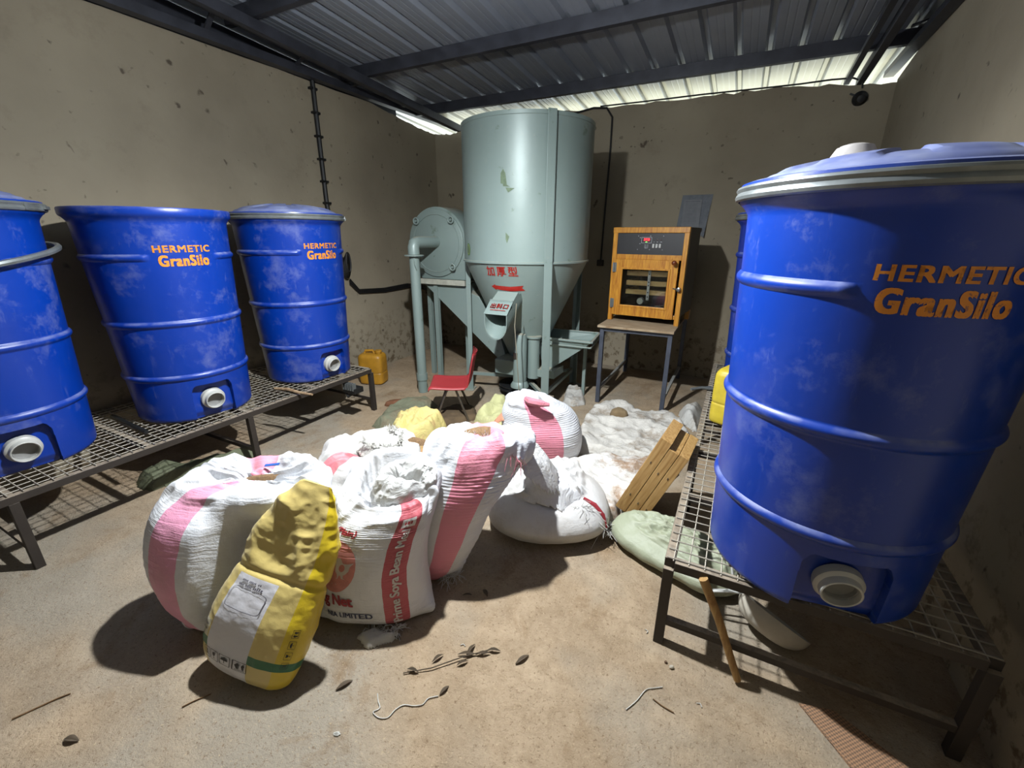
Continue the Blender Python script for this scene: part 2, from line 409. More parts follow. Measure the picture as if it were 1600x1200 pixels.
def ell(rx, ry, n=28, cx=0, cy=0, a0=0): return [(cx+rx*math.cos(a0+2*PI*i/n), cy+ry*math.sin(a0+2*PI*i/n)) for i in range(n)]
def xf(t2, dx=0, dy=0, rot=0, sx=1, sy=1):
    c, s = math.cos(rot), math.sin(rot); return ([((x*sx)*c-(y*sy)*s+dx, (x*sx)*s+(y*sy)*c+dy) for x, y in t2[0]], t2[1])
def decal(g, shapes, u0, v0, off=0.0026, M=None):
    """lay flat shapes (metres) on a lofted surface, centred at (u0,v0)"""
    M = M or MB(); su = 1/g.circ(v0); sv = 1/g.length(u0)
    for vs, fs in shapes: M.add([g.at(u0+x*su, v0+y*sv, off) for x, y in vs], fs)
    return M
def flat(shapes, o, X, Y, off=0.0, M=None):
    M = M or MB(); X = unit(X); Y = unit(Y); o = np.asarray(o, float)+np.cross(X, Y)*off
    for vs, fs in shapes: M.add([o+X*x+Y*y for x, y in vs], fs)
    return M
def inpoly(x, y, P):
    c = np.zeros(x.shape, bool); n = len(P)
    for i in range(n):
        (x1, y1), (x2, y2) = P[i], P[i-1]
        c ^= ((y1 > y) != (y2 > y)) & (x < (x2-x1)*(y-y1)/(y2-y1+1e-12)+x1)
    return c
def pdist(x, y, P):
    d = np.full(x.shape, 9.0)
    for i in range(len(P)):
        a = V3(*P[i]); b = V3(*P[i-1]); ab = b-a
        t = np.clip(((x-a[0])*ab[0]+(y-a[1])*ab[1])/(ab@ab+1e-12), 0, 1)
        d = np.minimum(d, np.hypot(x-a[0]-t*ab[0], y-a[1]-t*ab[1]))
    return d
def cloth(P, h, seed, step=0.018, edge=0.10, freq=3.0, crumple=0.5, base=None, ragged=0.03, zmin=0.004, gap=None):
    """crumpled cloth lying in polygon P: height h inside, thin at the hem, closed underneath"""
    P = [tuple(p) for p in P]; xs = [p[0] for p in P]; ys = [p[1] for p in P]
    X, Y = np.meshgrid(np.arange(min(xs)-.03, max(xs)+.03, step), np.arange(min(ys)-.03, max(ys)+.03, step))
    q = np.stack([X, Y, np.full_like(X, seed*1.7)], -1)
    wx = X+ragged*fbm(q*6, 3); wy = Y+ragged*fbm(q*6+40, 3)
    ins = inpoly(wx, wy, P); d = np.where(ins, pdist(wx, wy, P), 0)
    e = smooth01(d/edge)
    q2 = np.stack([X+.12*fbm(q*2.5, 2), Y+.12*fbm(q*2.5+11, 2), np.full_like(X, seed)], -1)
    H = h*e*(1-crumple+crumple*(0.55+0.75*ridge(q2*freq, 4)))+0.010*e*ridge(q*11, 3)
    B = base(X, Y) if base else 0
    top = np.maximum(H, 0)+B+zmin+0.006*np.minimum(e*3, 1)
    idx = -np.ones(X.shape, int); M = MB(); cnt = 0; use = []
    for j in range(X.shape[0]-1):
        for i in range(X.shape[1]-1):
            if ins[j, i] and ins[j, i+1] and ins[j+1, i] and ins[j+1, i+1]: use.append((j, i))
    for (j, i) in use:
        for a, b in ((j, i), (j, i+1), (j+1, i+1), (j+1, i)):
            if idx[a, b] < 0: idx[a, b] = cnt; cnt += 1; M.v.append((X[a, b], Y[a, b], top[a, b]))
    fs = [(idx[j, i], idx[j, i+1], idx[j+1, i+1], idx[j+1, i]) for j, i in use]
    ec = {}
    for f in fs:
        for a, b in zip(f, f[1:]+f[:1]): ec[(a, b)] = 1
    rim = [(a, b) for a, b in ec if (b, a) not in ec]
    low = {}
    zb = (lambda p: p[2]-0.008) if base else (lambda p: 0.001)
    for a, b in rim:
        for k in (a, b):
            if k not in low: low[k] = len(M.v); p = M.v[k]; M.v.append((p[0], p[1], max(0.001, zb(p))))
    M.f = fs+[(b, a, low[a], low[b]) for a, b in rim]
    return M
# ------------------------------------------------------------------ materials in use
WALL, FLOOR, ROOF, DRUM, IRON, GREEN = m_wall(), m_floor(), m_roof(), m_drum(), m_iron(), m_green()
PURLIN = simple('dark_painted_steel', (74, 76, 86), 0.5, 0.2, 0.35, 8)
GALV = simple('galvanised_band', (150, 156, 156), 0.38, 0.55, 0.3, 12, 0.1)
WHITEP = simple('white_plastic', (206, 206, 200), 0.4, 0, 0.15, 20)
GREYIN = simple('grey_cap_plastic', (150, 150, 146), 0.5, 0, 0.15, 20)
def m_orange():
    t = NT('orange_stencil_paint', 0.5); t.col(t.mix(t.ramp(t.noise(90, 4, 0.7), [(0.34, 0.0), (0.42, 1.0)]), lin((150, 96, 84)), lin((240, 150, 44)))); return t.m
ORANGE = m_orange()
WIRE = m_iron('dusty_mesh_wire', (186, 178, 162), (216, 206, 186))
BLACK = simple('black_rubber', (26, 26, 27), 0.55, 0, 0.3, 20)
DARKM = simple('dark_metal', (52, 54, 56), 0.45, 0.5, 0.3, 14)
REDP = simple('red_paint', (196, 44, 34), 0.5, 0, 0.25, 30)
STEEL = simple('steel', (170, 172, 174), 0.25, 0.9, 0.15, 20)
LIDM = m_drum('dusty_blue_lid', 0.92)

# ------------------------------------------------------------------ room shell
XL, XR, YB, YF = -3.684, 0.90, 5.052, -1.6
def prism_wall(name, poly, axis, c0, c1):
    M = MB()
    if axis == 'y': M.prism(poly, (0, (c0+c1)/2, 0), (1, 0, 0), (0, 0, 1), abs(c1-c0))
    else: M.prism(poly, ((c0+c1)/2, 0, 0), (0, 1, 0), (0, 0, 1), abs(c1-c0))
    return struct(M, name, WALL, smooth=0)
M = MB(); M.bb((XL-.25, YF-.25, -.12), (XR+.25, YB+.22, 0)); struct(M, 'floor', FLOOR, smooth=0)
def jag(pts, n=9, amp=0.012):
    out = []
    for (x0, z0), (x1, z1) in zip(pts, pts[1:]):
        for k in range(n): out.append((x0+(x1-x0)*k/n, z0+(z1-z0)*k/n+(random.uniform(-amp, amp) if k else 0)))
    return out+[pts[-1]]
top = jag([(XR+.24, 2.66), (0.87, 2.68), (0.22, 2.735), (-.55, 2.75), (-1.54, 2.755), (-2.23, 2.79), (-2.8, 2.77), (-3.2, 2.71), (-3.45, 2.675), (-3.6, 2.69), (XL-.24, 2.70)])
prism_wall('wall_back', [(XL-.24, 0), (XR+.24, 0)]+top, 'y', YB, YB+.20)
topl = jag([(YB-.001, 2.70), (4.75, 2.71), (4.45, 2.74), (3.95, 2.80), (2.6, 2.80), (0, 2.80), (YF+.001, 2.80)], amp=0.005)
prism_wall('wall_left', [(YF+.001, 0), (YB-.001, 0)]+topl, 'x', XL, XL-.22)
prism_wall('wall_right', [(YF+.001, 0), (YB-.001, 0), (YB-.001, 2.70), (4.2, 2.82), (YF+.001, 2.84)], 'x', XR, XR+.22)
prism_wall('wall_front', [(XL-.22, 0), (XR+.22, 0), (XR+.22, 3.0), (XL-.22, 3.0)], 'y', YF, YF-.2)
# corrugated sheet roof falling gently to the back
def roofz(y): return 2.90-0.064*(y-4.6)
M = MB(); prof = []; x = -4.2
while x < 1.5:
    prof += [(x, 0), (x+.045, 0), (x+.052, .002), (x+.060, 0), (x+.095, 0), (x+.102, .002), (x+.110, 0), (x+.155, 0), (x+.172, .034), (x+.203, .034), (x+.22, 0)]; x += .22
ysr = [YF-.5, 1.0, 3.0, 4.6, 5.2, 5.95]
for y in ysr: M.v += [(px, y, roofz(y)+h) for px, h in prof]
n = len(prof); M.f = [(j*n+i, j*n+i+1, (j+1)*n+i+1, (j+1)*n+i) for j in range(len(ysr)-1) for i in range(n-1) if True]
rf = struct(M, 'ceiling', ROOF, smooth=0)
sm = rf.modifiers.new('thickness', 'SOLIDIFY'); sm.thickness = 0.002; sm.offset = 1
# purlins running across, and the light trusses along both side walls
for k, y in enumerate((4.62, 3.55, 2.48, 1.4, 0.3, -0.8)):
    M = MB(); z1 = roofz(y)-.001; w_ = .05; h = .095
    M.bb((-3.62, y-w_/2, z1-h), (.98, y+w_/2, z1-.001))
    struct(M, 'trim_%d' % (k+1), PURLIN, smooth=0)
for k, (x, xu) in enumerate(((-3.635, -3.33), (.86, .66))):
    M = MB()
    M.bb((x-.04, YF+.02, 2.805), (x+.04, 5.20, 2.865)) if k == 0 else M.bb((x-.035, YF+.02, 2.755), (x+.035, 5.20, 2.80))
    for y in (0.6, 1.5, 2.3, 3.02, 3.62, 4.3):
        M.bar((x, y, 2.84), (x+(xu-x)*.45, y, roofz(y)-.10), .035, .012)
    struct(M, 'trim_%d' % (7+2*k), PURLIN, smooth=0)
    M = MB(); M.bar((xu, YF+.02, roofz(YF)-.135), (xu, 5.15, roofz(5.15)-.135), .05, .07); M.bar((xu+.09*(-1 if k else -1), YF+.02, roofz(YF)-.12), (xu-.09, 5.15, roofz(5.15)-.12), .04, .04)
    struct(M, 'trim_%d' % (8+2*k), PURLIN, smooth=0)
# dark eaves closure above the side walls
M = MB(); M.prism([(YF+.02, 2.795), (4.55, 2.795), (4.55, roofz(4.55)-.002), (YF+.02, roofz(YF+.02)-.002)], (XL-.18, 0, 0), (0, 1, 0), (0, 0, 1), .01); struct(M, 'trim_11', PURLIN, smooth=0)
M = MB(); M.prism([(YF+.02, 2.75), (4.75, 2.75), (4.75, roofz(4.75)-.002), (YF+.02, roofz(YF+.02)-.002)], (XR+.18, 0, 0), (0, 1, 0), (0, 0, 1), .01); struct(M, 'trim_12', PURLIN, smooth=0)
# ground outside, seen only as light under the eaves
M = MB(); M.bb((-9, YB+.25, -.15), (7, 16, -.03)); struct(M, 'ground', simple('dry_ground', (205, 196, 160), 0.95, 0, 0.15, 2), smooth=0)

# ------------------------------------------------------------------ bulb
t = thing('light_bulb', 'white LED bulb hanging bare from the roof above the frame', 'light bulb', (BULB[0], BULB[1], BULB[2]))
M = MB(); M.k = 1; M.lathe([(0.012, .02), (.03, .03), (.034, .075), (.016, .095), (.016, .15), (.004, .155)], 20, BULB); part(M, 'socket', WHITEP, t)
M = MB(); M.lathe([(0.0, .0), (.015, .003), (.026, .012), (.031, .028)], 20, BULB); part(M, 'globe', m_emit('lit_globe', (240, 246, 255), 6.0), t)
M = MB(); M.tube([(BULB[0], BULB[1], BULB[2]+.15), (BULB[0]+.01, BULB[1], BULB[2]+.35), (BULB[0], BULB[1], roofz(BULB[1])+.002)], .004); part(M, 'flex', BLACK, t)

# ------------------------------------------------------------------ drums
TR = lambda z: .315+(.372-.315)*z/1.235
def ribbump(z, zc, h=.012, w_=.020): return h*max(0, 1-((z-zc)/w_)**2)
def drum_body():
    """facing +X; pocket for the outlet cut flat at the foot"""
    zs = [0, .004, .012, .022]+list(np.arange(.03, .235, .004))+[.235]
    zs = sorted(set([round(z, 4) for z in zs+list(np.arange(.24, 1.155, .011))+list(np.arange(.265, .325, .004))+list(np.arange(.58, .64, .004))+list(np.arange(.95, 1.01, .004))]))
    th = np.concatenate([np.linspace(-.42, .42, 131), np.linspace(.42, 2*PI-.42, 130)[1:-1]]); nt = len(th)
    prof = [(TR(z) - (.022*(1-math.sqrt(max(0, 1-(1-z/.022)**2))) if z < .022 else 0), z) for z in zs]
    prof += [(TR(1.155)+.001, 1.163), (.374, 1.172), (.384, 1.185), (.396, 1.195), (.398, 1.205), (.398, 1.228), (.394, 1.235), (.384, 1.236), (.374, 1.230), (.366, 1.20), (.362, 1.12), (.350, .9), (.330, .5), (.318, .27), (.10, .26)]
    M = MB(); nr = len(prof); nouter = len(zs)
    for i, (r, z) in enumerate(prof):
        for t in th:
            ta = (t+PI) % (2*PI)-PI; rr = r
            if i < nouter:
                rr += ribbump(z, .285)+ribbump(z, .61)
                g = smooth01((abs(ta)-.46)/.03); rr += ribbump(z, .978)*g
            x, y = rr*math.cos(t), rr*math.sin(t)
            if i < nouter and z < .232:
                hw = .112-.018*max(0, (z-.17)/.06)**2*1.5
                d = .268-.02*smooth01((.05-z)/.05)
                if abs(y) < hw and z < .226-.03*max(0, (abs(y)-.075)/.037)**2: x = min(x, d)
            M.v.append((x, y, z))
    M.f = [(i*nt+k, i*nt+(k+1) % nt, (i+1)*nt+(k+1) % nt, (i+1)*nt+k) for i in range(nr-1) for k in range(nt)]
    M.f.append(tuple(range(nt-1, -1, -1))); M.f.append(tuple((nr-1)*nt+k for k in range(nt)))
    return M
SILOGRP = 'blue plastic grain drums'
D0 = thing('grain_drum', '-', 'drum', (0, 0, 0), SILOGRP)
part(drum_body(), 'body', DRUM, D0, smooth=40)
A_ = unit((1, 0, -.20)); so_ = V3(.284, 0, .116)
M = MB(); M.lathe([(.066, -.02), (.066, .006), (.060, .012), (.055, .014), (.0535, .036), (.0505, .038), (.0475, .036), (.047, -.015)], 40, so_, A_, (0, 0, 1))
sp = part(M, 'outlet_spout', WHITEP, D0); sp['label'] = 'white round outlet spout'
M = MB(); M.k = 1
M.lathe([(.0, -.004), (.030, -.003), (.041, .002), (.044, .014), (.0465, .016), (.0468, -.01)], 48, so_, A_, (0, 0, 1), fn=lambda r, z, t: (r*(1+.015*math.cos(12*t)*(z > .01)), z)); part(M, 'outlet_cap', GREYIN, sp)
M = MB()
def on_drum(shapes, zc, off=.0016):
    for vs, fs in shapes:
        pts = []
        for x, y in vs:
            z = zc+y; r = TR(z)+off; a = x/r; pts.append((r*math.cos(a), r*math.sin(a), z))
        M.add(pts, fs)
on_drum([text2d('HERMETIC', .050, .0020, 1.12, 1.12, .02)], 1.022)
on_drum([text2d('GranSilo', .080, .0036, .78, 1.14, .02)], .958)
lt = part(M, 'lettering', ORANGE, D0, smooth=0); lt['label'] = 'orange stencilled lettering'
def lid_parts(parent):
    def fn(r, z, t):
        k = .5+.5*math.cos(8*t); g = smooth01((r-.09)/.03)*smooth01((.325-r)/.03)
        return r, z+.009*g*smooth01((k-.28)/.22)
    M = MB(); prof = [(.0, .072)]+[(r, .072-.045*(r/.34)**2) for r in np.linspace(.03, .335, 26)]+[(.345, .021), (.352, .012), (.368, .010), (.386, .012), (.398, .008), (.400, -.004)]
    M.lathe(prof, 128, (0, 0, 1.238), fn=fn); M.lathe([(.400, -.004), (.388, -.002), (.37, 0.0), (.0, .0)], 128, (0, 0, 1.238)); part(M, 'lid', LIDM, parent, smooth=30)
    M = MB(); M.lathe([(.402, .004), (.408, .002), (.411, -.004), (.408, -.010), (.406, -.013), (.409, -.017), (.412, -.024), (.409, -.032), (.401, -.036), (.400, .004)], 128, (0, 0, 1.235))
    M.bar((.30, .277, 1.219), (.20, .358, 1.219), .010, .03); M.bar((.21, .362, 1.219), (.12, .397, 1.219), .012, .016)
    part(M, 'clamp_ring', GALV, parent)
DR = [((-3.235, .615), -5, True, 'nearest lidded blue drum on left rack, cut by photo edge'),
      ((-3.14, 1.46), -8, False, 'lidless open-topped blue drum on left rack, between two lidded ones'),
      ((-3.105, 2.335), -2.5, True, 'farthest blue drum on the left rack, with dusty domed lid'),
      ((.365, 1.64), -82, True, 'big blue drum in right foreground on the wire rack'),
      ((.33, 3.55), -86, True, 'blue drum mostly hidden behind the big right-hand drum')]
RZ = .3985
drums = []
for i, ((x, y), a, lid, lab) in enumerate(DR):
    d = D0 if i == 0 else copy_tree(drums[1] if False else D0)
    drums.append(d)
for i, ((x, y), a, lid, lab) in enumerate(DR):
    d = drums[i]; d['label'] = lab
    d.location = (x, y, RZ); d.rotation_euler = (0, 0, math.radians(a))
lid_parts(drums[2])
for i in (0, 3, 4):
    for ch in [c for c in kids(drums[2]) if c.name.split('.')[0] in ('lid', 'clamp_ring')]:
        c = ch.copy(); COL.objects.link(c); c.parent = drums[i]; BASE[c.name] = (0, 0, 0)
M = MB(); M.k = 1; M.lathe([(.0, .0), (.045, .0), (.05, .012), (.036, .042), (.02, .048), (0, .048)], 20, (-.05, -.12, 1.300), fn=lambda r, z, t: (r*(1+.5*abs(math.cos(t))), z))
lk = part(M, 'vent_knob', simple('dusty_white', (196, 190, 186), .8), drums[3]); lk['label'] = 'dusty white knob on the lid'
# loose clamp ring slung round the nearest drum
M = MB(); ring = []
for k in range(72):
    t = 2*PI*k/72; ring.append((-3.235+.405*math.cos(t), .615+.405*math.sin(t), 1.38+.07*math.sin(t-.3)))
M.tube(ring, .014, 8, closed=True)
solo(M, 'loose_ring', GALV, 'loose grey metal ring slung around nearest left drum', 'ring', (-3.235, .615, 1.3))

# ------------------------------------------------------------------ wire racks
def rack(label, x0, x1, ys, base, low_y=()):
    H = .39; tk = .036
    t = thing('drum_rack', label, 'rack', base, 'angle iron wire racks')
    M = MB()
    for x in (x0, x1): M.bar((x, ys[0], H-tk/2), (x, ys[-1], H-tk/2), tk, tk)
    for y in (ys[0], ys[-1]): M.bar((x0+tk/2, y, H-tk/2), (x1-tk/2, y, H-tk/2), tk, tk)
    mids = sorted([y for y in ys[1:-1]]+[(a+b)/2 for a, b in zip(ys, ys[1:])])
    for y in mids:
        M.bar((x0+tk/2, y, H-tk*.5), (x1-tk/2, y, H-tk*.5), tk*.9, tk*.95)
    part(M, 'top_frame', IRON, t, smooth=0, bevel=.002)
    for y in ys:
        for x in (x0, x1):
            M = MB(); M.bar((x, y, 0), (x, y, H-tk), tk, tk, (0, 1, 0)); part(M, 'leg', IRON, t, smooth=0, bevel=.002)
        M = MB(); M.bar((x0+tk/2, y, .11), (x1-tk/2, y, .11), .026, .026); part(M, 'lower_rail', IRON, t, smooth=0)
    M = MB(); r = .0026; zz = H+.0015
    y = ys[0]
    for i in range(int((x1-x0)/.052)+1):
        x = x0+.012+i*.052
        if x < x1: M.tube([(x, ys[0]-.01, zz), (x, ys[-1]+.01, zz)], r, 5)
    while y < ys[-1]:
        M.tube([(x0-.012, y, zz+.0035), (x1+.012, y, zz+.0035)], r, 5); y += .052
    p = part(M, 'wire_mesh', WIRE, t, smooth=60); p['label'] = 'welded wire mesh top'
    return t
rack('long low wire mesh rack along left wall, under three blue drums', -3.63, -2.755, (-.645, .456, 1.555, 2.656), (-3.2, 1.0, 0))
rack('low wire mesh rack along right wall, under big blue drum', -.066, .80, (1.40, 2.35, 3.3, 4.25), (.37, 2.8, 0))
# ------------------------------------------------------------------ feed mixer with hammer mill
MC = V3(-1.75, 3.70, 0)
mx = thing('feed_mixer', 'tall grey-green feed mixer with conical tank and round mill', 'feed mixer', tuple(MC))
ZT, ZC, RT = 2.355, 1.285, .553
M = MB(); M.lathe([(.001, ZT-.01), (RT-.03, ZT-.012), (RT-.004, ZT-.008), (RT+.004, ZT-.004), (RT+.004, ZT-.03), (RT, ZT-.034), (RT, ZC+.012), (RT+.012, ZC+.010), (RT+.012, ZC-.004), (RT, ZC-.006)], 96, MC)
part(M, 'tank', GREEN, mx, smooth=30)
def cone_r(z): return .10+(RT-.10)*(z-.30)/(ZC-.006-.30)
M = MB(); M.lathe([(RT-.002, ZC-.006), (cone_r(.9), .9), (cone_r(.6), .6), (.10, .30), (.095, .22), (.001, .22)], 96, MC); part(M, 'cone', GREEN, mx, smooth=30)
for a, r0 in ((195, .565), (313, .578), (53, .60)):
    ca, sa = math.cos(math.radians(a)), math.sin(math.radians(a)); p = MC+V3(ca*r0, sa*r0, 0)
    M = MB(); tg = V3(-sa, ca, 0); rd = V3(ca, sa, 0)
    M.box(p+V3(0, 0, ZT/2+.004), (.065, .008, ZT-.008), tg, rd); M.box(p+tg*.0325-rd*.02+V3(0, 0, ZT/2+.004), (.008, .045, ZT-.008), tg, rd)
    M.box(p+V3(0, 0, .004), (.13, .10, .008), tg, rd)
    part(M, 'post', GREEN, mx, smooth=0, bevel=.0015)
# riveted seam strip on the tank, lettering, arrow, sticker
def on_tank(shapes, ang, zc, off=.002, cone=False):
    M = MB()
    for vs, fs in shapes:
        pts = []
        for x, y in vs:
            z = zc+y; r = (cone_r(z) if cone else RT)+off; a = ang+x/r; pts.append(MC+V3(r*math.cos(a), r*math.sin(a), z))
        M.add(pts, fs)
    return M
p = part(on_tank([text2d(chr(0x52a0)+chr(0x539a)+chr(0x578b), .085, .002, 1, 1.35, .02)], -1.52, 1.215, cone=True), 'lettering', REDP, mx, smooth=0); p['label'] = 'red Chinese lettering'
arrow = [(-.165, .006), (-.12, .026), (-.125, .016), (.02, .010), (.13, .022), (.115, .002), (.14, -.020), (.02, -.028), (-.08, -.020), (-.12, -.014), (-.115, -.026)]
p = part(on_tank([poly2d(arrow, .03)], -1.44, 1.085, cone=True), 'painted_arrow', REDP, mx, smooth=0); p['label'] = 'red painted arrow pointing left'
M = on_tank([poly2d(ell(.033, .05), .02)], -2.205, 1.385); st = part(M, 'sticker', simple('green_sticker', (72, 130, 60), .5), mx, smooth=0); st['label'] = 'oval green sticker'
M = on_tank([poly2d(ell(.026, .042), .02)], -2.205, 1.385, .003); part(M, 'sticker_border', simple('pale_sticker', (176, 190, 110), .5), st, smooth=0)
M = on_tank([poly2d(ell(.020, .034), .02)], -2.205, 1.385, .004); M2 = part(M, 'sticker_face', simple('sticker_grey', (110, 130, 104), .5), st, smooth=0)
# worn remains of a label
WORN = simple('worn_label_patch', (116, 136, 106), .7, 0, .3, 60)
for pl_ in ([(-.02, -.05), (.03, -.06), (.055, -.075), (.0, -.07), (-.012, .0), (.018, .02), (.0, .05), (-.02, .02)], [(.02, -.08), (.09, -.085), (.04, -.115), (.03, -.1)], [(.02, -.40), (.05, -.43), (.03, -.48), (.02, -.45)]): part(on_tank([poly2d(pl_, .03)], -1.46, 1.92, .0025), 'worn_patch', WORN, mx, smooth=0)
# discharge spout on the front of the cone
cx, y0, y1 = -1.70, 3.03, 3.36
def uprof(w_, top, n=14): return [(-w_, top)]+[(-w_*math.cos(PI*k/n), -.075-math.sin(PI*k/n)*w_*1.25+.0) for k in range(n+1)]+[(w_, top)]
M = MB(); pr_ = uprof(.104, .0); n = len(pr_); z0 = .890; k2 = 4
for off in (0, -.006):
    sc = 1+off/.104
    for f in range(k2):
        y = y0+(y1-y0)*f/(k2-1); dz = .30*f/(k2-1)
        for (x, z) in pr_: M.v.append((cx+x*sc, y, z0+dz*.55+z*(1 if f == 0 else 1-.25*f/(k2-1))*sc+dz*.1))
for L in range(2):
    for f in range(k2-1):
        for i in range(n-1): a = L*k2*n+f*n+i; M.f.append((a, a+1, a+n+1, a+n))
for i in range(n-1): M.f.append((i, i+1, k2*n+i+1, k2*n+i))
M.f.append(tuple(k2*n+(k2-1)*n+i for i in range(n)))
ch = part(M, 'spout', GREEN, mx, smooth=40)
M = MB(); M.add([(cx-.107, y0-.004, z0+.004), (cx+.107, y0-.004, z0+.004), (cx+.107, y0+.11, z0+.10), (cx-.107, y0+.11, z0+.10)], [(0, 1, 2, 3)]); M.add([(x, y+.003, z+.006) for x, y, z in M.v[:4]], [(3, 2, 1, 0)]); M.f += [(0, 4, 5, 1), (1, 5, 6, 2), (2, 6, 7, 3), (3, 7, 4, 0)]
M.add([(cx-.095, y0+.10, z0+.095), (cx+.105, y0+.10, z0+.095), (cx+.105, y0+.20, z0+.165), (cx-.085, y0+.20, z0+.165), (cx-.095, y0+.10, z0+.06), (cx+.105, y0+.10, z0+.06), (cx+.105, y0+.26, z0+.10), (cx-.085, y0+.26, z0+.10)], [(0, 1, 2, 3), (1, 5, 6, 2), (0, 3, 7, 4), (3, 2, 6, 7), (4, 5, 1, 0)])
M.bar((cx-.105, y0+.105, z0+.102), (cx+.105, y0+.105, z0+.102), .012, .012)
fl = part(M, 'spout_flap', GREEN, ch, smooth=0); 
M = flat([text2d('\u51fa\u6599\u53e3', .055, .0015, 1, 1.1), poly2d([(-.07, -.042), (.07, -.042), (.07, -.037), (-.07, -.037)])], (cx+.01, y0+.055, z0+.058), (1, 0, 0), (0, .11, .094), .008); p = part(M, 'flap_lettering', REDP, ch, smooth=0); p['label'] = 'red lettering'
M = MB(); M.tube([(cx+.14, y0+.10, .98), (cx+.145, y0+.06, .80), (cx+.16, y0+.11, .30), (cx+.17, y0+.12, .12)], .004, 6); part(M, 'cord', simple('dirty_white_cord', (150, 144, 124), .8), mx)
# vertical gear motor under the cone, pulley and wiring box
q = V3(-1.665, 3.42, 0)
M = MB(); M.k = 1; M.lathe([(.062, .20), (.062, .62), (.05, .66), (.02, .67)], 28, q); M.lathe([(.085, .165), (.085, .185), (.066, .215), (.062, .22)], 28, q); part(M, 'motor', GREEN, mx)
M = flat([poly2d([(-.02, -.03), (.02, -.03), (.02, .03), (-.02, .03)])], q+V3(-.015, -.063, .47), (1, 0, 0), (0, 0, 1), .001); part(M, 'rating_plate', STEEL, mx, smooth=0)
M = MB(); M.bb((-1.93, 3.42, .26), (-1.72, 3.66, .40)); part(M, 'gear_box', GREEN, mx, smooth=0, bevel=.008)
M = MB(); M.k = 1; M.lathe([(.02, .05), (.11, .055), (.11, .075), (.095, .085), (.11, .095), (.11, .115), (.02, .12)], 36, (-1.66, 3.43, 0)); M.lathe([(.02, .055), (.19, .06), (.19, .078), (.175, .086), (.19, .095), (.19, .11), (.02, .115)], 48, (-1.80, 3.66, 0)); part(M, 'pulley', DARKM, mx)
M = MB(); M.k = 1; M.lathe([(.001, .005), (.09, .005), (.095, .02), (.06, .05), (.03, .05)], 36, (-1.66, 3.43, 0)); part(M, 'bearing', BLACK, mx)
# base rails joining the posts
M = MB()
pp = [MC+V3(math.cos(math.radians(a))*.56, math.sin(math.radians(a))*.56, 0) for a in (195, 313, 53)]
for a, b in ((0, 1), (1, 2), (2, 0)): M.bar(pp[a]+V3(0, 0, .17), MC+V3(0, 0, .17)+(pp[a]-MC)*.2, .03, .03)
M.bar(pp[1]+V3(0, 0, .17), pp[2]+V3(0, 0, .17), .03, .03)
part(M, 'base_rail', GREEN, mx, smooth=0)
# feed tray on the right
M = MB(); Z = .615
A = [V3(-1.60, 3.575, Z), V3(-1.055, 3.585, Z), V3(-1.10, 4.00, Z), V3(-1.645, 3.97, Z)]
B = [V3(-1.52, 3.62, .33), V3(-1.42, 3.62, .33), V3(-1.44, 3.93, .33), V3(-1.55, 3.92, .33)]
B2 = [V3(-1.56, 3.60, .50), V3(-1.12, 3.61, .56), V3(-1.15, 3.96, .56), V3(-1.60, 3.94, .50)]
M.add(A+B2+B, [(i, (i+1) % 4, 4+(i+1) % 4, 4+i) for i in range(4)]+[(4+i, 4+(i+1) % 4, 8+(i+1) % 4, 8+i) for i in range(4)]+[(8, 9, 10, 11)])
p = part(M, 'feed_tray', GREEN, mx, smooth=0); sm = p.modifiers.new('thickness', 'SOLIDIFY'); sm.thickness = .005
M = MB()
for i in range(4): M.bar(A[i], A[(i+1) % 4], .022, .016)
for i in range(4): M.bar(A[i]*.92+B2[i]*.08-V3(0, 0, .045), A[(i+1) % 4]*.92+B2[(i+1) % 4]*.08-V3(0, 0, .045), .012, .012)
part(M, 'tray_rim', GREEN, p, smooth=0, bevel=.002)
M = MB(); M.k = 1; M.lathe([(.055, .24), (.055, .62), (.07, .62), (.07, .635), (.02, .636)], 24, (-1.575, 3.52, 0)); M.bb((-1.56, 3.50, .26), (-1.36, 3.74, .33)); part(M, 'auger_inlet', GREEN, mx)
M = MB(); M.bar((-1.20, 3.9, 0), (-1.20, 3.9, .52), .03, .03); part(M, 'tray_leg', GREEN, mx, smooth=0)
# hammer mill
HC = V3(-2.665, 3.6, 1.42)
mill_label = 'round hammer mill housing'
M = MB(); poly = [(.335*math.cos(a), .335*math.sin(a)) for a in np.linspace(0, PI, 37)]+[(-.335, -.05), (-.30, -.25), (-.20, -.335), (.315, -.335), (.315, -.05)]
M.prism(poly, HC+V3(0, .125, 0), (1, 0, 0), (0, 0, 1), .25)
ml = part(M, 'mill_housing', GREEN, mx, smooth=35, bevel=.004); ml['label'] = mill_label
M = MB(); M.lathe([(.0, -.018), (.305, -.018), (.312, -.014), (.312, -.002), (.300, -.001)], 72, HC, (0, 1, 0), (1, 0, 0)); M.lathe([(.262, -.019), (.264, -.023), (.268, -.023), (.270, -.019)], 72, HC, (0, 1, 0), (1, 0, 0)); part(M, 'mill_door', GREEN, ml)
for a in (135, 47, -47):
    c = HC+V3(.292*math.cos(math.radians(a)), -.02, .292*math.sin(math.radians(a)))
    M = MB(); M.tube([c+V3(.028*math.cos(t), -.02, .028*math.sin(t)) for t in np.linspace(0, 2*PI, 18)[:-1]], .009, 8, closed=True); M.tube([c+V3(0, .0, 0), c+V3(0, -.03, 0)], .012, 8); part(M, 'eye_nut', GREEN, ml)
M = MB(); M.bb((-3.0, 3.57, 1.06), (-2.335, 3.87, 1.075)); M.bb((-2.95, 3.555, 1.035), (-2.33, 3.575, 1.085)); part(M, 'mill_flange', simple('dusty_flange', (196, 196, 180), .7), ml, smooth=0)
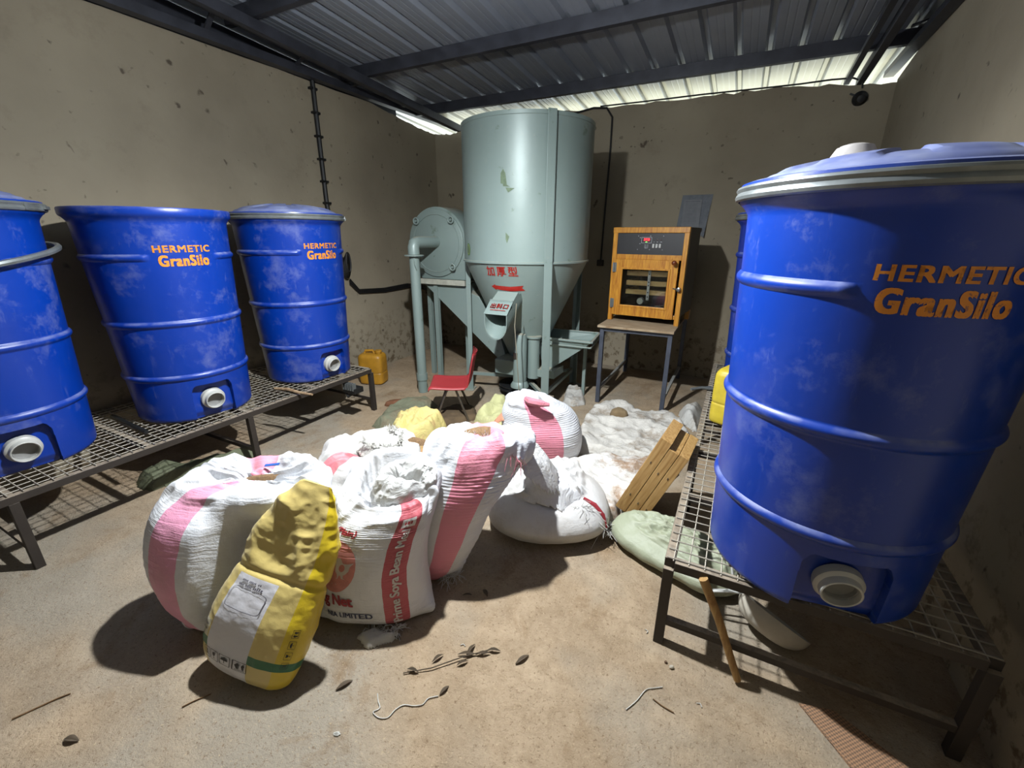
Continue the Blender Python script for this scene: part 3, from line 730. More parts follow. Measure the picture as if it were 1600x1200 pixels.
M = MB(); yp = 3.245
M.tube([(-2.665, 3.585, 1.435), (-2.665, yp+.05, 1.435), (-2.665, yp+.012, 1.425), (-2.665, yp, 1.39), (-2.665, yp, 1.33)], .052, 20)
M.tube([(-2.665, yp, 1.335), (-2.665, yp, 0.002)], .046, 20)
pb = part(M, 'suction_pipe', GREEN, ml, smooth=50)
M = MB(); M.lathe([(.05, 1.318), (.088, 1.318), (.088, 1.328), (.05, 1.328)], 28, (-2.665, yp, 0)); part(M, 'pipe_flange', GREEN, pb)
M = MB(); M.lathe([(.047, .13), (.054, .13), (.054, .20), (.047, .20)], 24, (-2.665, yp, 0)); part(M, 'pipe_collar', GREEN, pb)
M = MB(); M.tube([(-2.64, yp-.04, 1.318), (-2.62, yp-.05, 1.25), (-2.62, yp-.03, 1.2)], .006, 6); part(M, 'wire_loop', GREEN, pb)
# sloping chute below the mill
M = MB(); poly = [(-2.87, 1.05), (-2.33, 1.05), (-2.33, .98), (-2.20, .94), (-1.98, .62), (-1.90, .35), (-1.98, .34)]
M.prism(poly, (0, 3.70, 0), (1, 0, 0), (0, 0, 1), .20); part(M, 'mill_chute', GREEN, mx, smooth=0, bevel=.003)
for (x, y, z1) in ((-2.70, 3.585, 1.04), (-2.95, 3.80, 1.06), (-2.50, 3.84, 1.0)):
    M = MB(); M.bar((x, y, 0), (x, y, z1), .045, .006, (0, 1, 0)); M.bar((x+.02, y+.018, 0), (x+.02, y+.018, z1), .006, .04, (0, 1, 0)); part(M, 'mill_leg', GREEN, mx, smooth=0)
M = MB(); M.k = 1; M.lathe([(.08, 0), (.08, .30), (.07, .32), (.02, .33)], 28, (-2.22, 3.77, .72), (1, 0, 0), (0, 1, 0)); 
part(M, 'mill_motor', DARKM, mx)

# ------------------------------------------------------------------ incubator on its stand
STF = simple('grey_blue_steel', (84, 90, 104), .5, .2, .3, 12, .1)
t = thing('stand', 'grey steel table with worn plywood top under the incubator', 'table', (-.73, 4.3, 0))
M = MB(); M.bb((-1.055, 3.74, .725), (-.405, 4.92, .745)); part(M, 'table_top', m_wood('worn_plywood', (150, 124, 92), (190, 170, 140), (3, 20, 3), .8), t, smooth=0, bevel=.002)
M = MB()
for y in (3.79, 4.90): M.bar((-1.02, y, .707), (-.43, y, .707), .03, .035)
for x in (-1.02, -.435): M.bar((x, 3.79, .707), (x, 4.90, .707), .03, .035)
part(M, 'apron', STF, t, smooth=0)
for x in (-1.02, -.435):
    for y in (3.79, 4.90):
        M = MB(); M.bar((x, y, 0), (x, y, .725), .037, .037, (0, 1, 0)); part(M, 'leg', STF, t, smooth=0, bevel=.002)
RAILM = simple('bare_dusty_rail', (176, 176, 172), .6)
for x in (-1.02, -.435):
    M = MB(); M.bar((x, 3.80, .13), (x, 4.89, .13), .026, .026); part(M, 'side_rail', RAILM, t, smooth=0)
IA = V3(-1.055, 4.065, .745); iX = unit((.995, -.104, 0)); iY = V3(.104, .995, 0); iw, ih, idp = .65, .822, .46
PINE = m_wood('orange_pine', (176, 106, 30), (222, 158, 52), (30, 4, 3), .35); PINEV = m_wood('orange_pine_upright', (182, 112, 34), (226, 162, 56), (30, 4, 2.0), .35)
BPAN = simple('black_panel', (24, 23, 28), .45, 0, .1)
INK = simple('white_print', (190, 190, 196), .6)
inc = thing('egg_incubator', 'orange pine egg incubator with black control panel and glass door', 'incubator', tuple(IA+iX*.325))
def ib(M, x0, x1, y0, y1, z0, z1): M.box(IA+iX*(x0+x1)/2+iY*(y0+y1)/2+V3(0, 0, (z0+z1)/2), (x1-x0, y1-y0, z1-z0), iX, iY); return M
SIDE = simple('dark_side_panel', (56, 48, 46), .5, 0, .2)
M = MB(); ib(M, 0.012, .025, .02, idp, .085, ih-.03); ib(M, iw-.025, iw-.004, .02, idp, .085, ih-.03); ib(M, .02, iw-.02, idp-.015, idp, .085, ih-.03); ib(M, .02, iw-.02, .02, idp, .085, .10); ib(M, .02, iw-.02, .03, idp, .56, .575); ib(M, 0.0, iw, .04, idp+.01, ih-.035, ih)
part(M, 'cabinet', SIDE, inc, smooth=0)
for q_ in ((0, .04, 0, .05, 0, ih-.04), (iw-.04, iw, 0, .05, 0, ih-.04), (0, .04, idp-.05, idp, 0, .09), (iw-.04, iw, idp-.05, idp, 0, .09)): part(ib(MB(), *q_), 'corner_post', PINEV, inc, smooth=0, bevel=.003)
for q_ in ((-.003, iw+.003, -.004, .042, ih-.045, ih+.002), (.04, iw-.04, .002, .04, .555, .598), (.04, iw-.04, .002, .04, .055, .09)): part(ib(MB(), *q_), 'front_rail', PINE, inc, smooth=0, bevel=.004)
M = MB(); ib(M, .04, iw-.04, .008, .03, .598, ih-.045); cp = part(M, 'control_panel', BPAN, inc, smooth=0)
def ip(x, z, off=0.0): return IA+iX*x+V3(0, 0, z)-iY*off
def ifl(shapes, x, z, y=0.0): return flat(shapes, IA+iX*x+iY*y+V3(0, 0, z), iX, (0, 0, 1))
M = MB(); ib(M, .255, .345, .004, .01, .693, .742); ib(M, .259, .341, .0035, .01, .697, .738); dp = part(M, 'display', BPAN, cp, smooth=0)
fr = poly2d([(-.045, -.0245), (.045, -.0245), (.045, .0245), (-.045, .0245)], None, [(-.042, -.0215), (.042, -.0215), (.042, .0215), (-.042, .0215)])
part(ifl([fr], .30, .7175, .003), 'display_frame', INK, cp, smooth=0)
part(ifl([text2d('37.8', .027, .0012, 1.1)], .30, .7225, .003), 'led_digits', m_emit('red_led', (255, 40, 50), 3.0), cp, smooth=0)
part(ifl([text2d('60.', .013, .0005, 1.2)], .30, .703, .003), 'led_digits', m_emit('green_led', (150, 220, 110), 1.2), cp, smooth=0)
for wd, x, z in (('SET', .243, .737), ('ADJ', .243, .688)): part(ifl([tinyprint(len(wd), .007)], x, z, .0075), 'panel_lettering', INK, cp, smooth=0)
for wd, x, z in (('ON', .364, .703), ('FAN', .392, .703), ('TURN', .424, .703), ('INCUBATOR', .30, .676), ('AUTOMATIC', .30, .662), ('CONTROL', .30, .652)):
    part(ifl([tinyprint(len(wd), .007)], x, z, .0075), 'panel_lettering', INK, cp, smooth=0)
for x, z in ((.225, .752), (.33, .752), (.44, .752), (.225, .640), (.33, .640), (.44, .640)):
    part(ifl([poly2d(ell(.0035, .0035, 10))], x, z, .0072), 'panel_screw', INK, cp, smooth=0)
for x in (.362, .390, .418):
    M = MB(); ib(M, x-.009, x+.009, .0, .01, .655, .688); s_ = part(M, 'switch', simple('ivory_switch', (206, 206, 202), .4), cp, smooth=0, bevel=.002)
for x in (.392, .420):
    M = MB(); M.lathe([(0, -.004), (.004, -.003), (.005, .004)], 10, IA+iX*x+iY*.006+V3(0, 0, .722), iY, iX); part(M, 'indicator_lamp', simple('dark_red_lamp', (90, 20, 20), .3), cp)
M = MB()
ib(M, .042, .112, -.022, .004, .058, .556); ib(M, .524, .596, -.022, .004, .058, .556); ib(M, .112, .524, -.022, .004, .470, .556); ib(M, .112, .524, -.022, .004, .058, .150)
dr_ = part(M, 'door', PINE, inc, smooth=0, bevel=.003)
M = MB()
for x0, x1, z0, z1 in ((.100, .116, .138, .486), (.522, .538, .138, .486), (.116, .522, .470, .486), (.116, .522, .138, .154)): ib(M, x0, x1, -.028, -.015, z0, z1)
part(M, 'pane_moulding', PINEV, dr_, smooth=0, bevel=.003)
M = MB(); ib(M, .108, .530, -.012, -.008, .146, .478); part(M, 'glass_pane', m_glass(), dr_, smooth=0)
for z in (.163, .483):
    M = MB(); ib(M, .022, .058, -.026, -.0, z-.04, z+.04); M.tube([ip(.040, z-.042, .028), ip(.040, z+.042, .028)], .005, 8); part(M, 'hinge', GALV, dr_, smooth=0)
M = MB(); M.k = 1; M.lathe([(.008, -.045), (.011, -.05), (.020, -.062), (.020, -.076), (.010, -.086), (0, -.088)], 20, IA+iX*.570+V3(0, 0, .54)+iY*.0, iY, iX); M.lathe([(.009, .0), (.009, -.05)], 12, IA+iX*.570+V3(0, 0, .54), iY, iX); part(M, 'door_knob', simple('dark_wood_knob', (122, 58, 24), .35), dr_)
M = MB(); M.tube([ip(.575, .327, .026), ip(.615, .322, .04)], .005, 8); M.lathe([(0, -.045), (.016, -.04), (.018, -.01), (.010, .0)], 14, ip(.622, .32), iY, iX); part(M, 'latch', STEEL, dr_)
TRW = m_wood('pale_tray_wood', (176, 140, 84), (206, 174, 116), (3, 3, 20), .6)
for z in (.41, .345-.02, .245):
    M = MB(); ib(M, .13, .57, .07, .085, z, z+.042); ib(M, .13, .145, .085, .42, z, z+.042); ib(M, .555, .57, .085, .42, z, z+.042); ib(M, .145, .555, .085, .42, z+.004, z+.010); part(M, 'egg_tray', TRW, inc, smooth=0)
M = MB(); ib(M, .332, .356, .045, .052, .20, .50); part(M, 'tilt_bar', simple('white_metal_bar', (206, 210, 212), .4, .3), inc, smooth=0)
M = MB()
for z in (.23, .27, .33, .36, .43, .47): u = ifl([poly2d(ell(.006, .006, 12))], .344, z, .044); M.add(u.v, u.f)
part(M, 'bar_hole', BLACK, inc, smooth=0)
M = MB(); M.k = 1; M.lathe([(0, -.008), (.030, -.008), (.037, -.003), (.037, .012), (0, .013)], 32, ip(.285, .19, -.035), iY, iX); th_ = part(M, 'thermometer', STEEL, inc)
M = MB(); M.lathe([(0, -.0095), (.028, -.009), (.028, -.006)], 32, ip(.285, .19, -.035), iY, iX); part(M, 'dial', simple('dial_face', (196, 198, 190), .5), th_)
# ------------------------------------------------------------------ small red chair
c0 = V3(-2.06, 2.90, 0); fx = unit((-.86, -.5, 0)); sy_ = V3(-fx[1], fx[0], 0)
t = thing('chair', 'small red plastic chair with metal legs behind the sacks', 'chair', tuple(c0))
PTS = []
prof = [(.185, .285), (.178, .302), (.15, .308), (.05, .300), (-.06, .297), (-.125, .305), (-.16, .335), (-.178, .40), (-.195, .48), (-.210, .555), (-.216, .585), (-.222, .590), (-.226, .582)]
nu_ = 17; R, _ = catmull([(a, b, 0, 0, 0, 0) for a, b in prof], 40)
M = MB()
for j, r in enumerate(R):
    s = j/39; wd = .185*(1-.10*smooth01((s-.55)/.4)-.28*smooth01((s-.90)/.1)**2)
    for i in range(nu_):
        k = -1+2*i/(nu_-1); b = r[0]; z = r[1]
        z2 = z+.018*abs(k)**4*(1-smooth01((s-.45)/.1))-.02*smooth01((abs(k)-.93)/.07)*(s < .5); b2 = b+.030*k*k*smooth01((s-.45)/.2)
        M.v.append(tuple(c0+fx*b2+sy_*(k*wd)+V3(0, 0, z2)))
M.f = [(j*nu_+i, j*nu_+i+1, (j+1)*nu_+i+1, (j+1)*nu_+i) for j in range(39) for i in range(nu_-1) if not (30 <= j <= 33 and 5 <= i <= 10)]
CH = simple('red_chair_plastic', (186, 58, 62), .45, 0, .12, 6)
p = part(M, 'seat_shell', CH, t, smooth=60); sm = p.modifiers.new('thickness', 'SOLIDIFY'); sm.thickness = .007; sm.offset = -1
CHR = simple('worn_chrome', (150, 140, 130), .3, .8, .4, 20)
for sx in (-1, 1):
    for fr_ in (1, -1):
        a = c0+fx*(.03*fr_-.0)+sy_*(sx*.11)+V3(0, 0, .288); b = c0+fx*(.14*fr_)+sy_*(sx*.165)+V3(0, 0, .002)
        M = MB(); M.tube([a+fx*.0, a*.8+b*.2, b], .010, 10); part(M, 'leg', CHR, t)
M = MB(); M.box(c0+V3(0, 0, .285), (.12, .26, .006), fx, sy_); part(M, 'seat_bracket', CHR, t, smooth=0)

# ------------------------------------------------------------------ jerrycans
def jerry(label, base, rz, c, h, w_, d, tilt=0):
    t = thing('jerrycan', label, 'jerrycan', base); M = MB(); b = V3(*base)
    X = V3(math.cos(rz), math.sin(rz), 0); Y = V3(-math.sin(rz), math.cos(rz), 0)
    rings = [(0, 0, .004, w_/2-.02, d/2-.02, 0), (0, 0, .015, w_/2-.004, d/2-.004, 0), (0, 0, .05, w_/2, d/2, 0), (0, 0, h*.33, w_/2, d/2, 0), (0, 0, h*.36, w_/2-.005, d/2-.005, 0), (0, 0, h*.40, w_/2, d/2, 0), (0, 0, h*.74, w_/2, d/2, 0), (0, 0, h*.84, w_/2-.006, d/2-.006, 0), (0, 0, h*.90, w_/2-.03, d/2-.03, 0), (0, 0, h*.91, .02, .02, 0)]
    g, vv, uu = loft(rings, 96, 60, X[:2], Y[:2], 5); g.P = g.P+b; MM, uv = g.mesh(); mt = simple('jerry_plastic', c, .45, 0, .25, 10, .1)
    part(MM, 'body', mt, t, smooth=50)
    M = MB(); M.tube([b+X*(-w_*.30)+V3(0, 0, h*.885), b+X*(-w_*.26)+V3(0, 0, h*.97), b+X*(w_*.06)+V3(0, 0, h*.985), b+X*(w_*.12)+V3(0, 0, h*.885)], .014, 10); part(M, 'handle', mt, t)
    M = MB(); M.k = 1; M.lathe([(.03, h*.89), (.03, h*.93), (.036, h*.93), (.036, h*.99), (.033, h), (.0, h)], 24, b+X*w_*.28); part(M, 'cap', mt, t)
    return t
jerry('old orange-yellow jerrycan on floor by the far end of left rack', (-3.31, 3.24, 0), .35, (206, 150, 44), .36, .26, .20)
jerry('bright yellow jerrycan standing on right rack behind the big drum', (.105, 2.86, .398), 1.2, (228, 202, 60), .385, .30, .22)
# ------------------------------------------------------------------ sacks
WHITE = (240, 242, 246)
PINK, PINK2 = (246, 168, 198), (246, 154, 174)
RINGS = {
'S1':[(-1.645,0.732,0.012,0.137,0.090,0.00),(-1.631,0.739,0.060,0.189,0.150,0.00),(-1.625,0.742,0.170,0.253,0.190,0.00),(-1.619,0.768,0.300,0.311,0.210,0.00),(-1.608,0.796,0.420,0.336,0.200,0.05),(-1.600,0.823,0.510,0.332,0.180,0.10),(-1.595,0.848,0.565,0.308,0.140,0.20),(-1.587,0.863,0.600,0.260,0.110,0.25),(-1.577,0.868,0.595,0.212,0.085,0.25),(-1.576,0.868,0.580,0.161,0.060,0.25),(-1.578,0.867,0.575,0.074,0.020,0.20)],
'S3':[(-1.164,1.022,0.012,0.203,0.110,0.00),(-1.172,1.030,0.050,0.228,0.150,0.00),(-1.185,1.046,0.160,0.225,0.170,0.00),(-1.180,1.059,0.280,0.220,0.180,0.00),(-1.162,1.080,0.380,0.217,0.170,0.00),(-1.141,1.102,0.455,0.209,0.160,0.10),(-1.128,1.120,0.515,0.196,0.145,0.30),(-1.122,1.134,0.555,0.182,0.130,0.50),(-1.118,1.136,0.568,0.160,0.115,0.55),(-1.122,1.134,0.550,0.137,0.100,0.50),(-1.124,1.121,0.500,0.116,0.080,0.30),(-1.129,1.119,0.460,0.079,0.050,0.10),(-1.127,1.120,0.450,0.024,0.020,0.00)],
'S5':[(-1.090,1.330,0.012,0.077,0.100,0.00),(-1.062,1.344,0.080,0.119,0.140,0.00),(-1.028,1.362,0.200,0.149,0.170,0.00),(-1.006,1.395,0.320,0.168,0.180,0.00),(-0.974,1.423,0.430,0.192,0.180,-0.05),(-0.948,1.458,0.520,0.217,0.170,-0.10),(-0.932,1.489,0.590,0.234,0.150,-0.15),(-0.920,1.506,0.640,0.228,0.130,-0.15),(-0.915,1.509,0.670,0.192,0.100,-0.15),(-0.908,1.512,0.665,0.151,0.070,-0.15),(-0.896,1.519,0.655,0.108,0.040,-0.10)],
'S6':[(-0.711,1.860,0.010,0.210,0.160,0.00),(-0.729,1.873,0.050,0.298,0.230,0.00),(-0.734,1.871,0.110,0.327,0.260,0.00),(-0.743,1.889,0.170,0.313,0.250,0.00),(-0.756,1.905,0.220,0.261,0.210,0.00),(-0.768,1.910,0.255,0.183,0.160,0.10),(-0.768,1.909,0.270,0.095,0.090,0.10),(-0.768,1.909,0.265,0.026,0.030,0.10)],
'S7':[(-1.054,2.516,0.010,0.181,0.120,0.00),(-1.045,2.521,0.060,0.246,0.180,0.00),(-1.045,2.521,0.150,0.268,0.200,0.00),(-1.053,2.516,0.250,0.267,0.200,0.00),(-1.071,2.507,0.340,0.252,0.170,0.00),(-1.087,2.477,0.410,0.214,0.140,0.00),(-1.120,2.448,0.460,0.150,0.100,0.00),(-1.138,2.440,0.490,0.096,0.060,0.00),(-1.143,2.437,0.500,0.038,0.030,0.00)],
'S4':[(-1.641,1.351,0.010,0.159,0.100,0.00),(-1.615,1.365,0.070,0.221,0.160,0.00),(-1.586,1.380,0.180,0.248,0.180,0.00),(-1.582,1.404,0.290,0.253,0.180,0.00),(-1.575,1.430,0.370,0.247,0.160,0.20),(-1.567,1.457,0.430,0.227,0.140,0.30),(-1.557,1.462,0.450,0.191,0.110,0.30),(-1.559,1.461,0.430,0.142,0.080,0.20),(-1.564,1.458,0.380,0.092,0.040,0.00)],
}
def mk_sack(key, name, label, mat, seed, group='feed sacks on the floor', thing_=True, **kw):
    R = RINGS[key]; g = sackshape(R, seed, **kw)
    if key == 'S1':   # dented where the yellow bag leans against it
        q = g.P-V3(-1.315, .68, .25); d = -(q@BAGN)+.10; la = np.abs(q@BAGS)
        k = np.maximum(d, 0)*(1-smooth01((la-.20)/.10))*(1-smooth01((g.P[..., 2]-.46)/.11)); g.P = g.P+k[..., None]*BAGN; g.normals()
    M, uv = g.mesh(); base = (R[0][0], R[0][1], 0)
    t = thing(name, label, 'sack', base, group)
    part(M, 'sack_body', mat, t, uv=uv, smooth=70); return t, g
BAGS = unit((.96, .22, -.15)); BAGN = unit(np.cross(unit((.14, .51, .85)), BAGS))
BRAN = simple('feed_meal', (150, 118, 82), .95, 0, .45, 120, .6)
def bran(t, c, rx, ry, h, rot=YAW, seed=1):
    M = MB(); n = 40
    for j in range(14):
        r = j/13
        for i in range(n):
            a = 2*PI*i/n; x = rx*r*math.cos(a); y = ry*r*math.sin(a)
            M.v.append((c[0]+x*math.cos(rot)-y*math.sin(rot), c[1]+x*math.sin(rot)+y*math.cos(rot), c[2]+h*(1-r*r)+.008*float(fbm(V3(x*30, y*30, seed), 3))))
    M.f = [(j*n+i, j*n+(i+1) % n, (j+1)*n+(i+1) % n, (j+1)*n+i) for j in range(13) for i in range(n)]
    p = part(M, 'feed_meal', BRAN, t, smooth=60); p['label'] = 'brown feed meal in the open mouth'; return p
def fray(t, pts, n, L, mat, seed=0, r=.0011, name='frayed_threads', down=.3):
    rd = random.Random(seed); M = MB()
    for k in range(n):
        i = rd.random()*(len(pts)-1); a = int(i); f = i-a
        p = V3(*pts[a])*(1-f)+V3(*pts[min(a+1, len(pts)-1)])*f; d = unit((rd.uniform(-1, 1), rd.uniform(-1, 1), rd.uniform(-.3, 1)))
        l = L*rd.uniform(.4, 1); q = p+d*l*.5; e = p+d*l*.8+V3(rd.uniform(-.3, .3)*l, rd.uniform(-.3, .3)*l, -down*l)
        q[2] = max(q[2], .004); e[2] = max(e[2], .003); M.tube([p, q, e], r, 4)
    return part(M, name, mat, t, smooth=60)
THREAD = simple('white_thread', (224, 222, 214), .7)

# big pink-striped sack, front left
SM1 = m_sack('white_pink_sack', WHITE, [(.622, .700, PINK), (.22, .29, PINK2)], .30, 60, .5)
t, g = mk_sack('S1', 'feed_sack', 'big white sack with pink stripe at front left, behind the yellow bag', SM1, 2, nrib=40, lump=.012, ribs=.0018, ears=((.60, .05),), fold=.030, fold_v=.66, nv=190, nu=200)
bran(t, (-1.545, .90, .578), .10, .022, .018)
M = MB(); M.box((-1.56, .93, .622), (.06, .012, .003), unit((.89, .45, .12)), unit((-.45, .89, .3))); p = part(M, 'blue_scrap', simple('blue_tag', (50, 104, 190), .5), t, smooth=0); p['label'] = 'small blue scrap at the mouth'
# soya bag in the middle
RED1, RED2 = (214, 120, 116), (206, 92, 104)
SM3 = m_sack('soya_sack', (242, 243, 246), [(.796, .872, RED2)], .25, 60, .5)
t, g = mk_sack('S3', 'feed_sack', 'open white sack with red lettering strip and chick print, center front', SM3, 5, nrib=38, lump=.010, ribs=.0026, fold=.018, fold_v=.58, nv=220, nu=220, ears=((.965, .05), (.56, .04)))
ST = .010
wh = simple('sack_white_print', (236, 230, 224), .6); rd_ = simple('sack_red_print', (240, 158, 148), .6, 0, .22, 30); rk = simple('sack_dark_red_print', (178, 52, 60), .6, 0, .15, 60); nb = simple('sack_navy_print', (70, 74, 104), .6, 0, .2, 60)
V0 = .27
def vfor(z):
    zz = g.P[:, int(.72*g.P.shape[1]), 2]; top = int(np.argmax(zz)); return float(np.interp(z, zz[:top+1], np.arange(top+1)))/(len(zz)-1)
M = decal(g, [xf(text2d('Prime Soya Bean Meal', .052, .0016, .86, 1.0, ST), rot=PI/2)], .834, vfor(.260)); p = part(M, 'strip_lettering', wh, t, smooth=0); p['label'] = 'white lettering running up the red strip'
M = decal(g, [poly2d(ell(.082, .100), ST)], .676, vfor(.305), .0020); p = part(M, 'chick_roundel', rd_, t, smooth=0); p['label'] = 'faded red round print'
def chick(dx, dy, s):
    body = [(-.030, .020), (-.022, .034), (-.008, .036), (.0, .024), (.006, .016), (.022, .016), (.042, .020), (.032, .006), (.030, -.010), (.018, -.024), (.012, -.026), (.012, -.038), (.020, -.044), (.006, -.042), (.002, -.028), (-.004, -.028), (-.008, -.042), (-.016, -.044), (-.010, -.036), (-.012, -.024), (-.020, -.014), (-.022, .006), (-.036, .012)]
    return xf(poly2d(body, ST), dx, dy, 0, s, s)
M = decal(g, [chick(.034, .006, .95), xf(poly2d(ell(.015, .026, 16), ST), -.052, .018), xf(poly2d(ell(.017, .016, 16), ST), -.046, -.016), xf(text2d('\u00b7 \u00b7 \u00b7 \u00b7', .03), -.005, -.06)], .676, vfor(.305), .0034); part(M, 'chick_print', wh, t, smooth=0)
M = decal(g, [xf(poly2d(ell(.011, .013, 14), ST), .034+.004, .006)], .676, vfor(.305), .0042); part(M, 'wing_mark', rd_, t, smooth=0)
M = decal(g, [text2d('Kg Net', .062, .0022, .78, 1.0, ST)], .676, vfor(.155)); p = part(M, 'net_weight_lettering', rk, t, smooth=0); p['label'] = 'red net weight lettering'
M = decal(g, [text2d('NIA LIMITED', .030, .0010, .9, 1.0, ST)], .708, vfor(.085)); p = part(M, 'maker_lettering', nb, t, smooth=0); p['label'] = 'navy lettering at the foot'
M = decal(g, [text2d('(Plain)', .040, .0014, .9, 1.0, ST)], .675, vfor(.435)); part(M, 'top_lettering', rk, t, smooth=0)
M = decal(g, [poly2d([(-.028, -.022), (.028, -.022), (.028, .022), (-.028, .022)], ST)], .834, vfor(.465)); part(M, 'strip_label_box', wh, t, smooth=0)
M = decal(g, [tinyprint(3, .022)], .834, vfor(.465), .0040); part(M, 'strip_label_text', rk, t, smooth=0)
# inner liner cloth standing up out of the mouth
c = V3(-1.09, 1.15, .51)
lin_r = [(c[0], c[1], .43, .105, .07, .3), (c[0], c[1], .51, .112, .075, .35), (c[0]+.02, c[1]+.01, .565, .115, .068, .4), (c[0]+.03, c[1]+.02, .595, .10, .055, .3), (c[0]+.03, c[1]+.02, .585, .078, .038, .2), (c[0]+.03, c[1]+.01, .52, .055, .03, .1)]
g2 = sackshape(lin_r, 21, lump=.026, ribs=0, fold=.013, fold_v=.10, nu=120, nv=80); MM, uv = g2.mesh(); p = part(MM, 'rolled_cuff', m_cloth('white_woven_cloth', (226, 226, 222), (236, 236, 234), .25), t, smooth=70); p['label'] = 'folded white cuff at the mouth'
fray(t, [(-1.10, .90, .01), (-1.02, .93, .012), (-.99, .96, .02)], 90, .07, THREAD, 4)
M = MB()
g3 = cloth([(-1.13, .865), (-1.05, .84), (-.985, .90), (-.97, .95), (-1.03, .915), (-1.09, .93)], .018, 8, .007, .02, 6); p = part(g3, 'torn_corner', THREAD, t, smooth=70)
# middle sack spilling open
SM5 = m_sack('white_pink_sack_open', WHITE, [(.712, .812, PINK2), (.22, .30, PINK2)], .25, 64, .4)
t, g = mk_sack('S5', 'feed_sack', 'full white sack with pink stripe slumped open at the center, meal showing', SM5, 9, nrib=30, lump=.012, ribs=.0036, ears=((.93, .05),), fold=.024, fold_v=.66, nv=210, nu=200)
bran(t, (-.91, 1.49, .668), .085, .05, .03, seed=4)
fray(t, [(-.98, 1.42, .67), (-.92, 1.43, .675), (-.86, 1.46, .675)], 60, .035, THREAD, 9, down=-.2)
fray(t, [(-1.0, 1.25, .02), (-.96, 1.27, .03), (-.93, 1.30, .03)], 60, .06, THREAD, 12)
PK = m_cloth('pink_woven_cloth', (222, 128, 146), (232, 150, 164), .1)
g3 = cloth([(-.93, 1.50), (-.83, 1.44), (-.74, 1.43), (-.72, 1.47), (-.80, 1.54), (-.88, 1.56)], .03, 31, .010, .04, 7, base=lambda X, Y: .655-.9*np.maximum(X+.80, 0)); p = part(g3, 'torn_flap', PK, t, smooth=70); p['label'] = 'torn pink flap at the mouth'
fray(t, [(-.76, 1.44, .63), (-.72, 1.46, .60), (-.71, 1.47, .58)], 50, .06, simple('pink_thread', (226, 136, 150), .7), 14, down=.9)
WC = m_cloth('white_dusty_cloth', (236, 235, 230), (246, 246, 246), .35)
g3 = cloth([(-.84, 1.64), (-.74, 1.60), (-.66, 1.66), (-.62, 1.76), (-.68, 1.86), (-.80, 1.84), (-.86, 1.74)], .07, 33, .010, .07, 6, base=lambda X, Y: np.clip(.47-1.2*np.maximum(X+.78, 0), .28, 1)); p = part(g3, 'open_flap', WC, t, smooth=70); p['label'] = 'loose white flap hanging over the right side'
# lying sack on the right
SM6 = m_sack('plain_white_sack', (228, 226, 222), [], .35, 30, .15)
t, g = mk_sack('S6', 'feed_sack', 'low plain white sack lying right of center with crumpled mouth', SM6, 13, nrib=0.0, lump=.012, ribs=0, fold=.05, fold_v=.60, nv=180, nu=200)
def s6base(X, Y): return .235-.9*np.maximum((X+.75)*.89+(Y-1.88)*.45, 0)**1.3
g3 = cloth([(-.98, 1.80), (-.80, 1.68), (-.60, 1.72), (-.47, 1.86), (-.48, 1.98), (-.66, 2.02), (-.90, 1.98)], .11, 35, .010, .09, 4.5, .8, base=lambda X, Y: np.clip(s6base(X, Y), .05, 1)); p = part(g3, 'crumpled_mouth', m_cloth('white_crumpled_cloth', (240, 240, 238), (248, 248, 250), .2), t, smooth=70)
p['label'] = 'crumpled folded white mouth'
RC = simple('red_seam', (180, 50, 62), .7, 0, .2, 20)
M = MB(); M.tube([g.at(.87, .60, .004), g.at(.885, .50, .002), g.at(.895, .40, .002), g.at(.905, .28, .004)], [.008, .013, .011, .006], 8); p = part(M, 'red_seam', RC, t)
fray(t, [(-.53, 1.80, .21), (-.47, 1.83, .13), (-.43, 1.86, .07), (-.40, 1.90, .05)], 200, .10, THREAD, 22)
# tied sack at the back
SM7 = m_sack('tied_sack', (240, 243, 248), [(.715, .815, PINK2)], .2, 56, .4)
t, g = mk_sack('S7', 'feed_sack', 'tied white sack with pink stripe, farthest back beside the red chair', SM7, 17, nrib=24, lump=.010, ribs=.0024, fold=.020, fold_v=.72, nv=180, nu=180)
g3 = cloth([(-1.22, 2.40), (-1.10, 2.33), (-1.0, 2.36), (-.98, 2.44), (-1.10, 2.50), (-1.20, 2.48)], .045, 37, .010, .05, 7, base=lambda X, Y: .475+0*X); p = part(g3, 'tied_neck', m_cloth('pale_cloth', (220, 222, 224), (230, 232, 234), .2), t, smooth=70)
M = MB(); M.tube([(-1.10, 2.36, .50), (-1.05, 2.32, .505), (-.99, 2.33, .50), (-.94, 2.36, .49)], [.02, .028, .024, .012], 8); part(M, 'pink_tie', PK, t)
g3 = cloth([(-1.36, 2.33), (-1.25, 2.32), (-1.20, 2.44), (-1.24, 2.56), (-1.34, 2.52)], .06, 38, .012, .05, 6, base=lambda X, Y: .30+.6*(X+1.3)); p = part(g3, 'orange_lining', m_cloth('orange_cloth', (224, 150, 116), (232, 170, 136), .1), t, smooth=70); p['label'] = 'orange lining showing on the left'
